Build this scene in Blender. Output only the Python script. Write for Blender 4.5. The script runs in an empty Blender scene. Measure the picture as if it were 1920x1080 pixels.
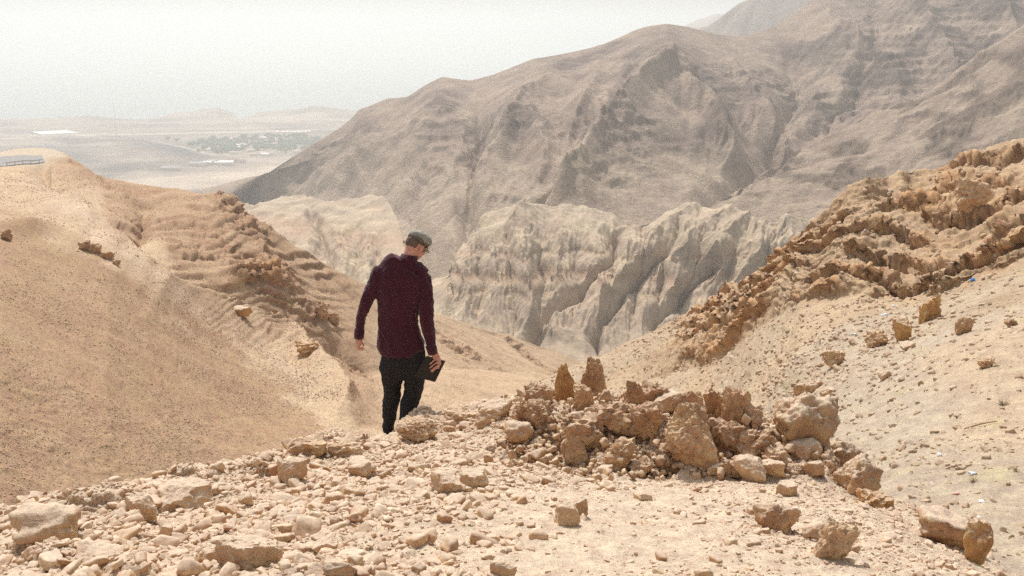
import bpy, bmesh, math, random
import numpy as np
from mathutils import Vector, Matrix

random.seed(7)
R = math.radians
scn = bpy.context.scene
COL = scn.collection
Z0 = 330.0                      # camera height above the lake

# ------------------------------------------------------------------ camera
FPX = 35.0 / 36.0 * 1920.0
PITCH = math.atan(480.0 / FPX)
cd = bpy.data.cameras.new("camera"); cam = bpy.data.objects.new("camera", cd); COL.objects.link(cam)
cd.lens = 35.0; cd.sensor_width = 36.0; cd.clip_start = 0.1; cd.clip_end = 90000.0
cam.location = (0, 0, Z0); cam.rotation_euler = (R(90) - PITCH, 0, 0)
scn.camera = cam

# ------------------------------------------------------------------ sky and sun
SUN_EL, SUN_AZ = R(56), R(-20)       # azimuth from +Y, negative = to the left
w = bpy.data.worlds.new("World"); scn.world = w; w.use_nodes = True
nt = w.node_tree; nt.nodes.clear()
sky = nt.nodes.new("ShaderNodeTexSky"); sky.sky_type = 'NISHITA'; sky.sun_disc = False
sky.sun_elevation = SUN_EL; sky.sun_rotation = SUN_AZ; sky.altitude = 0; sky.air_density = 1.0; sky.dust_density = 5.0; sky.ozone_density = 1.0
bg = nt.nodes.new("ShaderNodeBackground"); bg.inputs[1].default_value = 0.15
ow = nt.nodes.new("ShaderNodeOutputWorld")
hs_ = nt.nodes.new('ShaderNodeHueSaturation'); hs_.inputs['Saturation'].default_value = .22      # a dusty, milky sky
nt.links.new(sky.outputs[0], hs_.inputs['Color']); nt.links.new(hs_.outputs[0], bg.inputs[0]); nt.links.new(bg.outputs[0], ow.inputs[0])
sd = bpy.data.lights.new("sun", 'SUN'); sun = bpy.data.objects.new("sun", sd); COL.objects.link(sun)
sd.energy = 4.4; sd.angle = R(0.6); sd.color = (1.0, 0.925, 0.845)
sdir = Vector((math.sin(SUN_AZ) * math.cos(SUN_EL), math.cos(SUN_AZ) * math.cos(SUN_EL), math.sin(SUN_EL)))
sun.rotation_euler = sdir.to_track_quat('Z', 'Y').to_euler(); sun.location = (0, 0, Z0 + 60)
scn.view_settings.view_transform = 'Standard'; scn.view_settings.look = 'None'
scn.view_settings.exposure = -0.22; scn.view_settings.gamma = 1.0
scn.cycles.volume_bounces = 2; scn.cycles.max_bounces = 6; scn.cycles.diffuse_bounces = 3
scn.cycles.use_denoising = False; scn.cycles.use_adaptive_sampling = False; scn.cycles.sample_clamp_indirect = 2.5
HAZE_DENSITY = 0.00027

# ------------------------------------------------------------------ small helpers
cp_, sp_ = math.cos(PITCH), math.sin(PITCH)
def kz(v):
    yc = (540.0 - np.asarray(v, float)) / FPX
    return (-sp_ + yc * cp_) / (cp_ + yc * sp_)
def v_of_k(k):
    yc = (k * cp_ + sp_) / (cp_ - k * sp_)
    return 540.0 - yc * FPX
def kx(u, v):
    yc = (540.0 - np.asarray(v, float)) / FPX
    return (np.asarray(u, float) - 960.0) / FPX / (cp_ + yc * sp_)
def P(u, v, Y):
    """point that stands at distance Y in front of the camera, in photo direction (u, v)"""
    return Vector((float(kx(u, v)) * Y, Y, float(kz(v)) * Y + Z0))
def project(X, Y, Z):
    z = Z - Z0
    fwd = Y * cp_ - z * sp_; up = Y * sp_ + z * cp_
    fwd = np.maximum(fwd, 1e-3)
    return 960 + FPX * X / fwd, 540 - FPX * up / fwd

_perm = np.random.RandomState(3).permutation(256).astype(np.int32); _perm = np.concatenate([_perm] * 3)
_g = np.random.RandomState(5).normal(size=(256, 3)); _g /= np.linalg.norm(_g, axis=1)[:, None]; _g = (_g * 1.6).astype(np.float32)
def perlin(x, y, z=None, seed=0):
    x = np.asarray(x, np.float32); y = np.asarray(y, np.float32)
    z = np.full_like(x, 0.37) if z is None else np.asarray(z, np.float32)
    x = x + seed * 17.13; y = y + seed * 5.71; z = z + seed * 9.37
    xi = np.floor(x).astype(np.int32); yi = np.floor(y).astype(np.int32); zi = np.floor(z).astype(np.int32)
    xf = x - xi; yf = y - yi; zf = z - zi
    xi &= 255; yi &= 255; zi &= 255
    s = lambda t: t * t * t * (t * (t * 6 - 15) + 10)
    a, b, c = s(xf), s(yf), s(zf)
    def g(i, j, k):
        h = _perm[_perm[_perm[xi + i] + yi + j] + zi + k]
        gg = _g[h]
        return gg[..., 0] * (xf - i) + gg[..., 1] * (yf - j) + gg[..., 2] * (zf - k)
    l = lambda t, p, q: p + t * (q - p)
    return l(c, l(b, l(a, g(0,0,0), g(1,0,0)), l(a, g(0,1,0), g(1,1,0))), l(b, l(a, g(0,0,1), g(1,0,1)), l(a, g(0,1,1), g(1,1,1))))
def fbm(x, y, z=None, L=1.0, o=4, gain=.5, seed=0):
    r = 0; a = 1; f = 1.0 / L
    for i in range(o):
        r = r + a * perlin(x * f, y * f, None if z is None else z * f, seed + i * 3.1); a *= gain; f *= 2.03
    return r
def ridged(x, y, z=None, L=1.0, o=4, gain=.5, seed=0):
    r = 0; a = 1; f = 1.0 / L
    for i in range(o):
        n = 1 - np.abs(perlin(x * f, y * f, None if z is None else z * f, seed + i * 3.1)) * 1.8
        r = r + a * n * n; a *= gain; f *= 2.07
    return r
def hash2(ix, iy):
    h = _perm[(_perm[ix & 255] + (iy & 255))]
    h2 = _perm[h + 71]
    return h / 255.0, h2 / 255.0
def erosion(px, py, dx, dy):
    """one octave of gullies running down the slope; (dx,dy) points across the slope"""
    ix = np.floor(px).astype(np.int32); iy = np.floor(py).astype(np.int32)
    fx = px - ix; fy = py - iy
    va = 0; vx = 0; vy = 0; wt = 0
    for i in (-1, 0, 1, 2):
        for j in (-1, 0, 1, 2):
            hx, hy = hash2(ix + i, iy + j)
            qx = fx - i - hx * .6 + .3; qy = fy - j - hy * .6 + .3
            w_ = np.exp(-2.0 * (qx * qx + qy * qy)); m = (qx * dx + qy * dy) * 2 * math.pi
            va = va + np.cos(m) * w_; s_ = -np.sin(m) * w_
            vx = vx + s_ * dx; vy = vy + s_ * dy; wt = wt + w_
    return va / wt, vx / wt, vy / wt
def gullies(X, Y, gx, gy, L, o=4, k=1.0, gain=.5, seed=0):
    """gx,gy = slope gradient. returns height in about -1..1"""
    m = np.sqrt(gx * gx + gy * gy) + 1e-6
    sat = np.minimum(m / .45, 1.0)
    dx = -gy / m * k; dy = gx / m * k
    h = 0; ex = 0; ey = 0; a = 1.0; f = 1.0 / L
    for i in range(o):
        v, ax, ay = erosion(X * f + seed * 7.7 + i * 3.3, Y * f - seed * 4.1, dx - ey * .55, dy + ex * .55)
        h = h + v * a; ex = ex + ax * a; ey = ey + ay * a; a *= gain; f *= 2.0
    return h * sat
def voronoi2(x, y, seed=0):
    ix = np.floor(x).astype(np.int32); iy = np.floor(y).astype(np.int32)
    d1 = np.full(x.shape, 9.0, np.float32); d2 = d1.copy(); idv = np.zeros(x.shape, np.float32)
    for i in (-1, 0, 1):
        for j in (-1, 0, 1):
            hx, hy = hash2(ix + i + seed * 13, iy + j + seed * 29)
            d = (ix + i + hx - x) ** 2 + (iy + j + hy - y) ** 2
            n = d < d1
            d2 = np.where(n, d1, np.minimum(d2, d)); idv = np.where(n, (hx * 7.3 + hy * 3.1) % 1.0, idv); d1 = np.where(n, d, d1)
    return np.sqrt(d1), np.sqrt(d2), idv
def smooth(a, n, axis):
    if n <= 0: return a
    k = np.hanning(2 * n + 3)[1:-1]; k /= k.sum()
    pad = [(0, 0)] * a.ndim; pad[axis] = (n, n)
    b = np.pad(a, pad, mode='edge')
    return np.apply_along_axis(lambda r: np.convolve(r, k, mode='valid'), axis, b)
def sstep(a, b, x):
    t = np.clip((x - a) / (b - a), 0, 1); return t * t * (3 - 2 * t)
def polyd(U, V, pts):
    """distance in the (U,V) chart to a polyline, and the side sign"""
    best = np.full(U.shape, 1e9); side = np.zeros(U.shape)
    for (x0, y0), (x1, y1) in zip(pts[:-1], pts[1:]):
        dx, dy = x1 - x0, y1 - y0
        t = np.clip(((U - x0) * dx + (V - y0) * dy) / (dx * dx + dy * dy), 0, 1)
        d = np.hypot(U - x0 - t * dx, V - y0 - t * dy)
        s = np.sign((U - x0) * dy - (V - y0) * dx)
        side = np.where(d < best, s, side); best = np.minimum(best, d)
    return best, side
def blob(U, V, u, v, ru, rv, ang=0):
    c, s = math.cos(R(ang)), math.sin(R(ang))
    a = ((U - u) * c + (V - v) * s) / ru; b = (-(U - u) * s + (V - v) * c) / rv
    return np.exp(-(a * a + b * b))

# ------------------------------------------------------------------ terrain sheets
class Sheet:
    """a ground sheet lofted through surveyed contour lines; each line: (u, v, Y) or (u, v, -z)  """
    def __init__(s, lines, u0, u1, nu, rows, usm=4, rsm=2):
        us = np.linspace(u0, u1, nu); s.us = us
        C = []
        for ln in lines:
            a = np.array(ln, float)
            a[:, 2] = np.where(a[:, 2] < 0, a[:, 2] / np.minimum(kz(a[:, 1]), -1e-3), a[:, 2])
            vv = np.interp(us, a[:, 0], a[:, 1]); Yc = np.interp(us, a[:, 0], a[:, 2])
            vv = smooth(vv[None], usm, 1)[0]; Yc = smooth(Yc[None], usm * 3, 1)[0]
            k = kz(vv)
            C.append((Yc, k * Yc))
        Ys, Zs = [], []
        for i, n in enumerate(rows):
            (Ya, Za), (Yb, Zb) = C[i], C[i + 1]
            r = np.maximum(Yb / Ya, 1.0005)
            for j in range(n):
                q = j / n; Yq = Ya * r ** q; t = (Yq - Ya) / (Ya * r - Ya)
                Ys.append(Yq); Zs.append(Za + (Zb - Za) * t)
        Ys.append(C[-1][0]); Zs.append(C[-1][1])
        s.Y = np.array(Ys); s.Z = np.array(Zs)
        if rsm: s.Z = smooth(s.Z, rsm, 0); s.Y = smooth(s.Y, rsm, 0)
        s.V = v_of_k(s.Z / s.Y); s.U = np.broadcast_to(us, s.Y.shape).copy()
        s.X = kx(s.U, s.V) * s.Y; s.Z = s.Z + Z0
    def grad(s, n=3):
        X, Y, Z = (smooth(smooth(a, n, 0), n, 1) for a in (s.X, s.Y, s.Z))
        Xi, Xj = np.gradient(X); Yi, Yj = np.gradient(Y); Zi, Zj = np.gradient(Z)
        det = Xi * Yj - Xj * Yi; det = np.where(np.abs(det) < 1e-9, 1e-9, det)
        return (Zi * Yj - Zj * Yi) / det, (Xi * Zj - Xj * Zi) / det
    def normals(s):
        a = np.stack([s.X, s.Y, s.Z], -1)
        gi = np.gradient(a, axis=0); gj = np.gradient(a, axis=1)
        n = np.cross(gj, gi); n /= np.linalg.norm(n, axis=-1)[..., None] + 1e-12
        n[n[..., 2] < 0] *= -1
        return n
    def push(s, d, mode='n'):
        if mode == 'z': s.Z = s.Z + d; return
        n = s.normals(); s.X = s.X + n[..., 0] * d; s.Y = s.Y + n[..., 1] * d; s.Z = s.Z + n[..., 2] * d
    def build(s, name, mat, color):
        nr, nc = s.X.shape
        co = np.stack([s.X, s.Y, s.Z], -1).reshape(-1, 3).astype(np.float32)
        idx = np.arange(nr * nc).reshape(nr, nc)
        q = np.stack([idx[:-1, :-1], idx[:-1, 1:], idx[1:, 1:], idx[1:, :-1]], -1).reshape(-1, 4)
        o = mesh_np(name, co, q, mat, True, color.reshape(-1, 3))
        o['kind'] = 'structure'
        s.pu, s.pv = project(s.X, s.Y, s.Z); s.N = s.normals(); s.obj = o
        return o
    def pick(s, u, v):
        d = (s.pu - u) ** 2 + (s.pv - v) ** 2
        m = d < max(9.0, d.min() * 1.5 + 4)
        i = np.argmin(np.where(m, s.Y, 1e9)); i = np.unravel_index(i, s.Y.shape)
        return Vector((s.X[i], s.Y[i], s.Z[i])), Vector(s.N[i])

def mesh_np(name, co, faces, mat=None, smooth_=False, color=None, parent=None):
    me = bpy.data.meshes.new(name)
    n = len(co); k = faces.shape[1]; m = len(faces)
    me.vertices.add(n); me.vertices.foreach_set("co", np.ascontiguousarray(co, np.float32).ravel())
    me.loops.add(m * k); me.loops.foreach_set("vertex_index", np.ascontiguousarray(faces, np.int32).ravel())
    me.polygons.add(m); me.polygons.foreach_set("loop_start", np.arange(0, m * k, k, dtype=np.int32))
    me.update(calc_edges=True)
    if smooth_: me.polygons.foreach_set("use_smooth", np.ones(m, bool))
    if color is not None:
        at = me.color_attributes.new("Col", 'FLOAT_COLOR', 'POINT')
        at.data.foreach_set("color", np.concatenate([color, np.ones((n, 1))], 1).astype(np.float32).ravel())
    if mat: me.materials.append(mat)
    o = bpy.data.objects.new(name, me); COL.objects.link(o)
    if parent: o.parent = parent
    return o

def mixc(c0, c1, t):
    c0 = np.asarray(c0, float); c1 = np.asarray(c1, float)
    return c0 + (c1 - c0) * np.clip(t, 0, 1)[..., None]

# ------------------------------------------------------------------ materials
def earth_mat(name, fine, contrast=.25, bump=.5, bdist=.05, rough=.95, usecol=True, base=(.4, .3, .2), broad=.7, dust=None, dlo=.35, dhi=.85, damt=.8):
    """matt earth or rock: colour from the survey attribute, grain and relief from noise of size FINE metres"""
    m = bpy.data.materials.new(name); m.use_nodes = True; t = m.node_tree; N = t.nodes; L = t.links
    b = N['Principled BSDF']; b.inputs['Roughness'].default_value = rough; b.inputs['Specular IOR Level'].default_value = .15
    tc = N.new('ShaderNodeTexCoord'); co = tc.outputs['Object']
    def noise(size, det=5, ro=.6):
        n = N.new('ShaderNodeTexNoise'); n.inputs['Scale'].default_value = 1.0 / size; n.inputs['Detail'].default_value = det
        n.inputs['Roughness'].default_value = ro; L.new(co, n.inputs['Vector']); return n.outputs['Fac']
    def remap(s, a, b_, c, d):
        n = N.new('ShaderNodeMapRange'); L.new(s, n.inputs[0])
        for i, x in enumerate((a, b_, c, d)): n.inputs[i + 1].default_value = x
        return n.outputs[0]
    def math_(op, a, b_):
        n = N.new('ShaderNodeMath'); n.operation = op
        for i, x in enumerate((a, b_)):
            if isinstance(x, (int, float)): n.inputs[i].default_value = x
            else: L.new(x, n.inputs[i])
        return n.outputs[0]
    n1 = noise(fine, 6, .65); n2 = noise(fine * 7, 4, .55); n3 = noise(fine * .35, 3, .6)
    f = math_('MULTIPLY', remap(n1, .3, .7, 1 - contrast, 1 + contrast), remap(n2, .3, .7, 1 - contrast * broad, 1 + contrast * broad))
    f = math_('MULTIPLY', f, remap(n3, .3, .7, 1 - contrast * .5, 1 + contrast * .5))
    if usecol:
        at = N.new('ShaderNodeAttribute'); at.attribute_name = 'Col'; c0 = at.outputs['Color']
    else:
        rg = N.new('ShaderNodeRGB'); rg.outputs[0].default_value = (*base, 1); c0 = rg.outputs[0]
    if dust:                                   # dust on level faces; colour also imitates sunlit tops over warm shaded sides
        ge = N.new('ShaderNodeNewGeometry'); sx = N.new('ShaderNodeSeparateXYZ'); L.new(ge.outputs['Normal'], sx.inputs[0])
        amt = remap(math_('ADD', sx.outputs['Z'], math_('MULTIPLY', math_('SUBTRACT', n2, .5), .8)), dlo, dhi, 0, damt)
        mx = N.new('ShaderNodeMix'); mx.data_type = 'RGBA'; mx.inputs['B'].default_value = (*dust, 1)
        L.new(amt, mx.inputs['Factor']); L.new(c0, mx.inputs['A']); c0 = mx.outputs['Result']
    vm = N.new('ShaderNodeVectorMath'); vm.operation = 'SCALE'; L.new(c0, vm.inputs[0]); L.new(f, vm.inputs['Scale'])
    hs = N.new('ShaderNodeHueSaturation'); L.new(vm.outputs[0], hs.inputs['Color'])
    L.new(remap(n2, .3, .7, .488, .512), hs.inputs['Hue']); L.new(remap(n1, .3, .7, .9, 1.1), hs.inputs['Saturation'])
    L.new(hs.outputs[0], b.inputs['Base Color'])
    hgt = math_('ADD', math_('MULTIPLY', n1, .6), math_('ADD', math_('MULTIPLY', n3, .3), math_('MULTIPLY', n2, 1.7 * broad)))
    bp = N.new('ShaderNodeBump'); bp.inputs['Strength'].default_value = bump; bp.inputs['Distance'].default_value = bdist
    L.new(hgt, bp.inputs['Height']); L.new(bp.outputs[0], b.inputs['Normal'])
    return m
def plain_mat(name, col, rough=.7, spec=.3, metal=0, grain=0, gsize=.01, bump=0, alpha=1):
    m = bpy.data.materials.new(name); m.use_nodes = True; t = m.node_tree; N = t.nodes; L = t.links
    b = N['Principled BSDF']; b.inputs['Roughness'].default_value = rough; b.inputs['Specular IOR Level'].default_value = spec
    b.inputs['Base Color'].default_value = (*col, 1); b.inputs['Metallic'].default_value = metal
    if alpha < 1: b.inputs['Transmission Weight'].default_value = 1 - alpha
    if grain or bump:
        tc = N.new('ShaderNodeTexCoord'); n = N.new('ShaderNodeTexNoise'); n.inputs['Scale'].default_value = 1 / gsize; n.inputs['Detail'].default_value = 5
        L.new(tc.outputs['Object'], n.inputs['Vector'])
        r = N.new('ShaderNodeMapRange'); L.new(n.outputs['Fac'], r.inputs[0])
        for i, x in enumerate((.3, .7, 1 - grain, 1 + grain)): r.inputs[i + 1].default_value = x
        v = N.new('ShaderNodeVectorMath'); v.operation = 'SCALE'; v.inputs[0].default_value = col; L.new(r.outputs[0], v.inputs['Scale'])
        L.new(v.outputs[0], b.inputs['Base Color'])
        if bump:
            bp = N.new('ShaderNodeBump'); bp.inputs['Strength'].default_value = .6; bp.inputs['Distance'].default_value = bump
            L.new(n.outputs['Fac'], bp.inputs['Height']); L.new(bp.outputs[0], b.inputs['Normal'])
    return m

# ================================================================== THE SETTING
# ---- lake
def grid_obj(name, pts, mat, kind='structure'):
    o = mesh_np(name, np.array(pts, float), np.array([[0, 1, 2, 3]]), mat); o['kind'] = kind; return o
lake_m = plain_mat('lake_water', (.09, .15, .16), rough=.25, spec=.5)
grid_obj('lake', [(-40000, 3000, 1), (40000, 3000, 1), (40000, 40000, 1), (-40000, 40000, 1)], lake_m)

# ---- far mountains across the lake corner
def far_range(name, crest, u0, u1, Yb, mat, col, amp, L, seed):
    base = [(u0, 330, Yb * .82), (u1, 330, Yb * .82)]
    back = [(u, v + 60, Y * 1.25) for u, v, Y in crest]
    s = Sheet([base, crest, back], u0, u1, 160, [60, 14], usm=1)
    gx, gy = s.grad(); s.push(gullies(s.X, s.Y, gx, gy, L, 4, seed=seed) * amp, 'z')
    n = fbm(s.X, s.Y, s.Z, L, 4)
    s.build(name, mat, mixc(col, np.array(col) * .7, n + .5)); return s
rock_far = earth_mat('far_rock', 20, .2, .4, 4)
far_range('distant_mountain', [(1180, 85, 5200), (1240, 62, 5200), (1285, 43, 5200), (1318, 27, 5200), (1345, 21, 5200), (1380, 25, 5200), (1450, 12, 5200), (1700, 0, 5200)], 1180, 1700, 5200, rock_far, (.33, .26, .2), 25, 300, 1)
far_range('far_mountain', [(1240, 90, 2500), (1300, 56, 2500), (1325, 47, 2500), (1352, 26, 2500), (1390, 1, 2500), (1450, -38, 2500), (1560, -80, 2500), (1900, -150, 2500), (2200, -160, 2500)], 1240, 2200, 2500, rock_far, (.3, .23, .18), 14, 160, 2)

# ---- plain by the lake
plain_m = earth_mat('plain_earth', 8, .16, .3, 1.0)
PL = Sheet([
    [(-250, 470, -235), (1200, 470, -235)],
    [(-250, 400, -285), (1200, 400, -285)],
    [(-250, 330, -300), (1200, 330, -300)],
    [(-250, 270, -315), (1200, 270, -315)],
    [(-250, 236, -324), (1200, 236, -324)],
    [(-250, 226, -326.5), (0, 222.5, -326.8), (100, 221, -326.8), (145, 217.5, 4000), (200, 214, 4200), (270, 212, 4300), (350, 208.5, 4300), (368, 207, 4300),
     (385, 201.5, 4300), (412, 201.5, 4300), (430, 208, 4300), (450, 212, 4300), (500, 208, 4300), (560, 204, 4300), (580, 198, 4300), (602, 197, 4300),
     (640, 203, 4300), (680, 208, 4300), (900, 210, 4300), (1200, 215, 4300)],
    [(-250, 226, -345), (100, 221, -345), (1200, 218, -345)],
], -250, 1200, 420, [8, 30, 36, 36, 24, 8], usm=1, rsm=1)
pu, pv = PL.U.copy(), PL.V.copy()
fade = sstep(232, 250, pv) * sstep(430, 380, pv)
hill = np.maximum(0, fbm(PL.X, PL.Y, None, 520, 3, seed=4)) * 26 + 18 * blob(pu, pv, 300, 288, 110, 16, 6) + 14 * blob(pu, pv, 250, 318, 90, 9) + 10 * blob(pu, pv, 60, 300, 90, 14)
hill = hill * (1 - .9 * blob(pu, pv, 490, 285, 120, 30)) * fade
PL.push(hill, 'z')
gx, gy = PL.grad(2)
PL.push(gullies(PL.X, PL.Y, gx * 4, gy * 4, 130, 3, seed=3) * 2.5 * fade, 'z')
n1 = fbm(PL.X, PL.Y, None, 300, 5, seed=9); n2 = fbm(PL.X * .35, PL.Y, None, 140, 4, seed=12)
c = mixc((.29, .225, .17), (.11, .09, .08), (n1 * 1.2 + .4))
c = mixc(c, (.42, .345, .265), sstep(.1, .5, n2) * .7)
# pale farm track plain near the sheds, darker stony hill behind
c = mixc(c, (.48, .39, .30), 1.1 * np.clip(blob(pu, pv, 470, 322, 150, 16, -4) + blob(pu, pv, 300, 347, 130, 9) + blob(pu, pv, 215, 270, 55, 4) + blob(pu, pv, 480, 345, 110, 10, 0), 0, 1) * (.75 + n2))
c = mixc(c, (.06, .055, .055), np.clip(1.15 * blob(pu, pv, 330, 290, 85, 13, 8) + .8 * blob(pu, pv, 265, 360, 80, 5) + .7 * blob(pu, pv, 170, 305, 120, 9, 6) + .6 * blob(pu, pv, 430, 247, 120, 4) + .6 * blob(pu, pv, 240, 236, 110, 4), 0, 1))
for pts, wd in (([(285, 268), (330, 278), (400, 294)], 1.5), ([(400, 333), (520, 318), (545, 300), (560, 292)], 1.6), ([(190, 345), (330, 333), (480, 333), (520, 320)], 1.6), ([(0, 262), (120, 256), (330, 250), (640, 243)], 1.2)):
    d, _ = polyd(pu, pv, pts); c = mixc(c, (.55, .46, .36), np.exp(-(d / wd) ** 2) * .9)
c = mixc(c, (.30, .27, .2), .6 * blob(pu, pv, 500, 272, 110, 16))
PL.build('plain', plain_m, c)

# ---- mountain behind the canyon
mount_m = earth_mat('mountain_rock', 3.5, .26, .8, 2.5)
MT = Sheet([
    [(380, 470, -215), (600, 440, -165), (745, 530, 565), (800, 558, 560), (900, 510, 560), (1100, 440, 575), (1300, 420, 600), (1400, 390, 700), (1500, 350, 800), (1640, 290, 860), (1800, 230, 900), (2200, 190, 900)],
    [(380, 415, -215), (500, 385, -175), (620, 372, -150), (745, 400, -133), (800, 440, -126), (880, 420, -118), (960, 385, -108), (1100, 380, 610), (1300, 370, 640), (1400, 325, 730), (1500, 300, 820), (1640, 250, 880), (1800, 200, 910), (2200, 150, 910)],
    [(380, 395, 1000), (450, 356, 1000), (500, 326, 1020), (560, 286, 1040), (600, 262, 1050), (640, 237, 1060), (662, 219, 1060), (672, 205, 1060), (690, 199, 1060), (725, 183, 1060), (765, 179, 1060), (800, 156, 1060), (830, 144, 1060), (882, 149, 1060), (925, 138, 1060),
     (1000, 108, 1060), (1060, 100, 1060), (1130, 82, 1060), (1190, 54, 1060), (1215, 46, 1060), (1250, 42, 1060), (1290, 48, 1070), (1340, 61, 1080), (1385, 66, 1090), (1430, 57, 1120), (1470, 36, 1160), (1510, 5, 1200), (1560, -32, 1240), (1700, -95, 1300), (2200, -200, 1300)],
    [(380, 460, 1250), (600, 330, 1300), (800, 220, 1300), (1250, 120, 1300), (1500, 80, 1500), (2200, -120, 1600)],
], 380, 2200, 640, [16, 190, 12], usm=1, rsm=3)
mu, mv = MT.U.copy(), MT.V.copy()
env = np.clip(np.linspace(0, 1, MT.Y.shape[0]) * 12, 0, 1)[:, None] * (sstep(1.0, .55, np.arange(MT.Y.shape[0]) / 206.0)[:, None] * .93 + .07)
def ridge_line(S, U, V, pts, w, amp, skew=0):
    d, s = polyd(U, V, pts); ww = w * (1 + skew * s)
    return amp * np.exp(-d / ww)
H = np.zeros_like(MT.Y)
for pts, w_, a in (
    ([(1262, 118), (1262, 148), (1200, 195), (1150, 255), (1095, 335), (1050, 385)], 34, 34),
    ([(1262, 148), (1320, 205), (1345, 250), (1372, 300)], 24, 24),
    ([(1340, 100), (1400, 160), (1450, 250), (1480, 300)], 22, 20),
    ([(1060, 110), (1030, 165), (975, 200), (950, 265), (925, 310), (890, 350)], 26, 24),
    ([(975, 200), (1000, 250), (1030, 300), (1010, 350)], 24, 14),
    ([(1130, 90), (1110, 170), (1085, 220), (1068, 270)], 18, 14),
    ([(830, 150), (820, 215), (780, 255), (700, 305), (610, 355)], 26, 20),
    ([(820, 215), (860, 250), (870, 300), (850, 340)], 20, 10),
    ([(690, 205), (650, 270), (560, 320), (500, 355)], 24, 13),
    ([(1540, 0), (1560, 60), (1620, 110), (1680, 150)], 26, 22),
    ([(1700, -60), (1700, 20), (1760, 90), (1790, 150)], 26, 24),
    ([(1850, -60), (1870, 20), (1900, 80)], 30, 24)):
    H = np.maximum(H, ridge_line(MT, mu + 9 * perlin(mu / 28, mv / 28, seed=3), mv + 9 * perlin(mu / 28, mv / 28, seed=5), pts, w_, a))
for pts, w_, a in (
    ([(1185, 120), (1130, 230), (1088, 300), (1045, 350), (1000, 410)], 16, 20),
    ([(900, 200), (900, 290), (882, 350), (876, 410), (878, 480), (860, 540)], 13, 20),
    ([(1300, 160), (1400, 240), (1460, 300)], 13, 12),
    ([(750, 210), (640, 290), (560, 340)], 14, 9),
    ([(1480, 110), (1500, 170), (1470, 230), (1450, 290)], 18, 14),
    ([(1640, 0), (1640, 100), (1600, 180), (1520, 240)], 18, 16),
    ([(1350, 90), (1380, 150), (1420, 200)], 15, 10)):
    H -= ridge_line(MT, mu + 8 * perlin(mu / 25, mv / 25, seed=6), mv + 8 * perlin(mu / 25, mv / 25, seed=8), pts, w_, a)
MT.push(smooth(smooth(H, 2, 0), 2, 1) * env * 1.0, 'z')
gx, gy = MT.grad(3)
g1 = gullies(MT.X, MT.Y, gx, gy, 75, 5, k=1.0, gain=.5, seed=2)
MT.push((g1 * 3.2 + fbm(MT.X, MT.Y, MT.Z, 60, 4, seed=5) * 3.5) * env, 'z')
st = MT.Z / 9 + .7 * fbm(MT.X, MT.Y, MT.Z, 120, 3, seed=21)
strata = sstep(.2, .5, st % 1) - (st % 1)
rockm = sstep(-.15, .25, fbm(MT.X, MT.Y, MT.Z, 110, 4, seed=31) + .55 * sstep(1450, 1650, mu) * sstep(260, 120, mv) - .1)
MT.push(strata * 2.6 * rockm * env, 'z')
MT.push((ridged(MT.X, MT.Y, MT.Z, 14, 3, seed=8) - 1.0) * 1.6 * rockm * env)
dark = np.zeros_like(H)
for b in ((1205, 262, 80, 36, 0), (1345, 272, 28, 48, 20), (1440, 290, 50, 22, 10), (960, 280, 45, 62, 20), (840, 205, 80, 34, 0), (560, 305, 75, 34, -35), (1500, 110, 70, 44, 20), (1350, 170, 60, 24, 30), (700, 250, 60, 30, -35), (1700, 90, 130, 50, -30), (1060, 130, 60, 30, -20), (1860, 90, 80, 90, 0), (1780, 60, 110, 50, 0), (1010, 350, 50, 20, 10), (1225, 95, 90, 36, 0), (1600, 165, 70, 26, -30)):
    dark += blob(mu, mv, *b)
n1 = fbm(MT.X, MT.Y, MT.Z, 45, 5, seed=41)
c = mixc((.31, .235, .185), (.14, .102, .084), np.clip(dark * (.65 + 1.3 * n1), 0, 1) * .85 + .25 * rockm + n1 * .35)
low = sstep(280, 370, mv + 50 * n1) * sstep(1500, 1300, mu)
c = mixc(c, (.36, .285, .215), low * .85)
c = mixc(c, (.42, .335, .255), sstep(.35, .9, -g1) * .35 + sstep(.6, .9, n1 * 0 + strata * 1.6) * rockm * .3)
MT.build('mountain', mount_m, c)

# ---- talus slope running up to the right in front of the mountain
M2 = Sheet([
    [(1040, 470, 560), (1300, 470, 560), (1500, 455, 545), (1900, 430, 540), (2200, 430, 540)],
    [(1040, 432, 575), (1180, 415, 585), (1300, 385, 610), (1380, 345, 650), (1440, 315, 700), (1500, 278, 745), (1560, 250, 765), (1640, 214, 785), (1720, 176, 800), (1800, 122, 805), (1860, 82, 810), (1930, 32, 812), (2200, -120, 830)],
    [(1040, 470, 700), (1380, 400, 760), (1640, 300, 860), (1900, 160, 880), (2200, 60, 900)],
], 1040, 2200, 420, [110, 8], usm=2, rsm=3)
mu, mv = M2.U.copy(), M2.V.copy()
gx, gy = M2.grad(3)
ev = sstep(0, 6, np.arange(M2.Y.shape[0]))[:, None]
g1 = gullies(M2.X, M2.Y, gx, gy, 60, 5, seed=6)
d, _ = polyd(mu, mv, [(1180, 410), (1300, 392), (1370, 352), (1500, 300), (1620, 270)])
M2.push(g1 * 4.0 * ev - 7 * np.exp(-d / 9) + fbm(M2.X, M2.Y, None, 50, 4, seed=7) * 4, 'z')
n1 = fbm(M2.X, M2.Y, M2.Z, 40, 5, seed=44)
rk = sstep(.05, .4, n1 + .35 * blob(mu, mv, 1740, 250, 110, 40, -25) + .5 * blob(mu, mv, 1880, 130, 60, 80, 0) - .05)
M2.push((ridged(M2.X, M2.Y, M2.Z, 12, 3, seed=9) - .8) * 1.8 * rk)
c = mixc((.30, .23, .175), (.16, .115, .085), rk * .9 + n1 * .25)
M2.build('talus_slope', mount_m, c)

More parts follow.
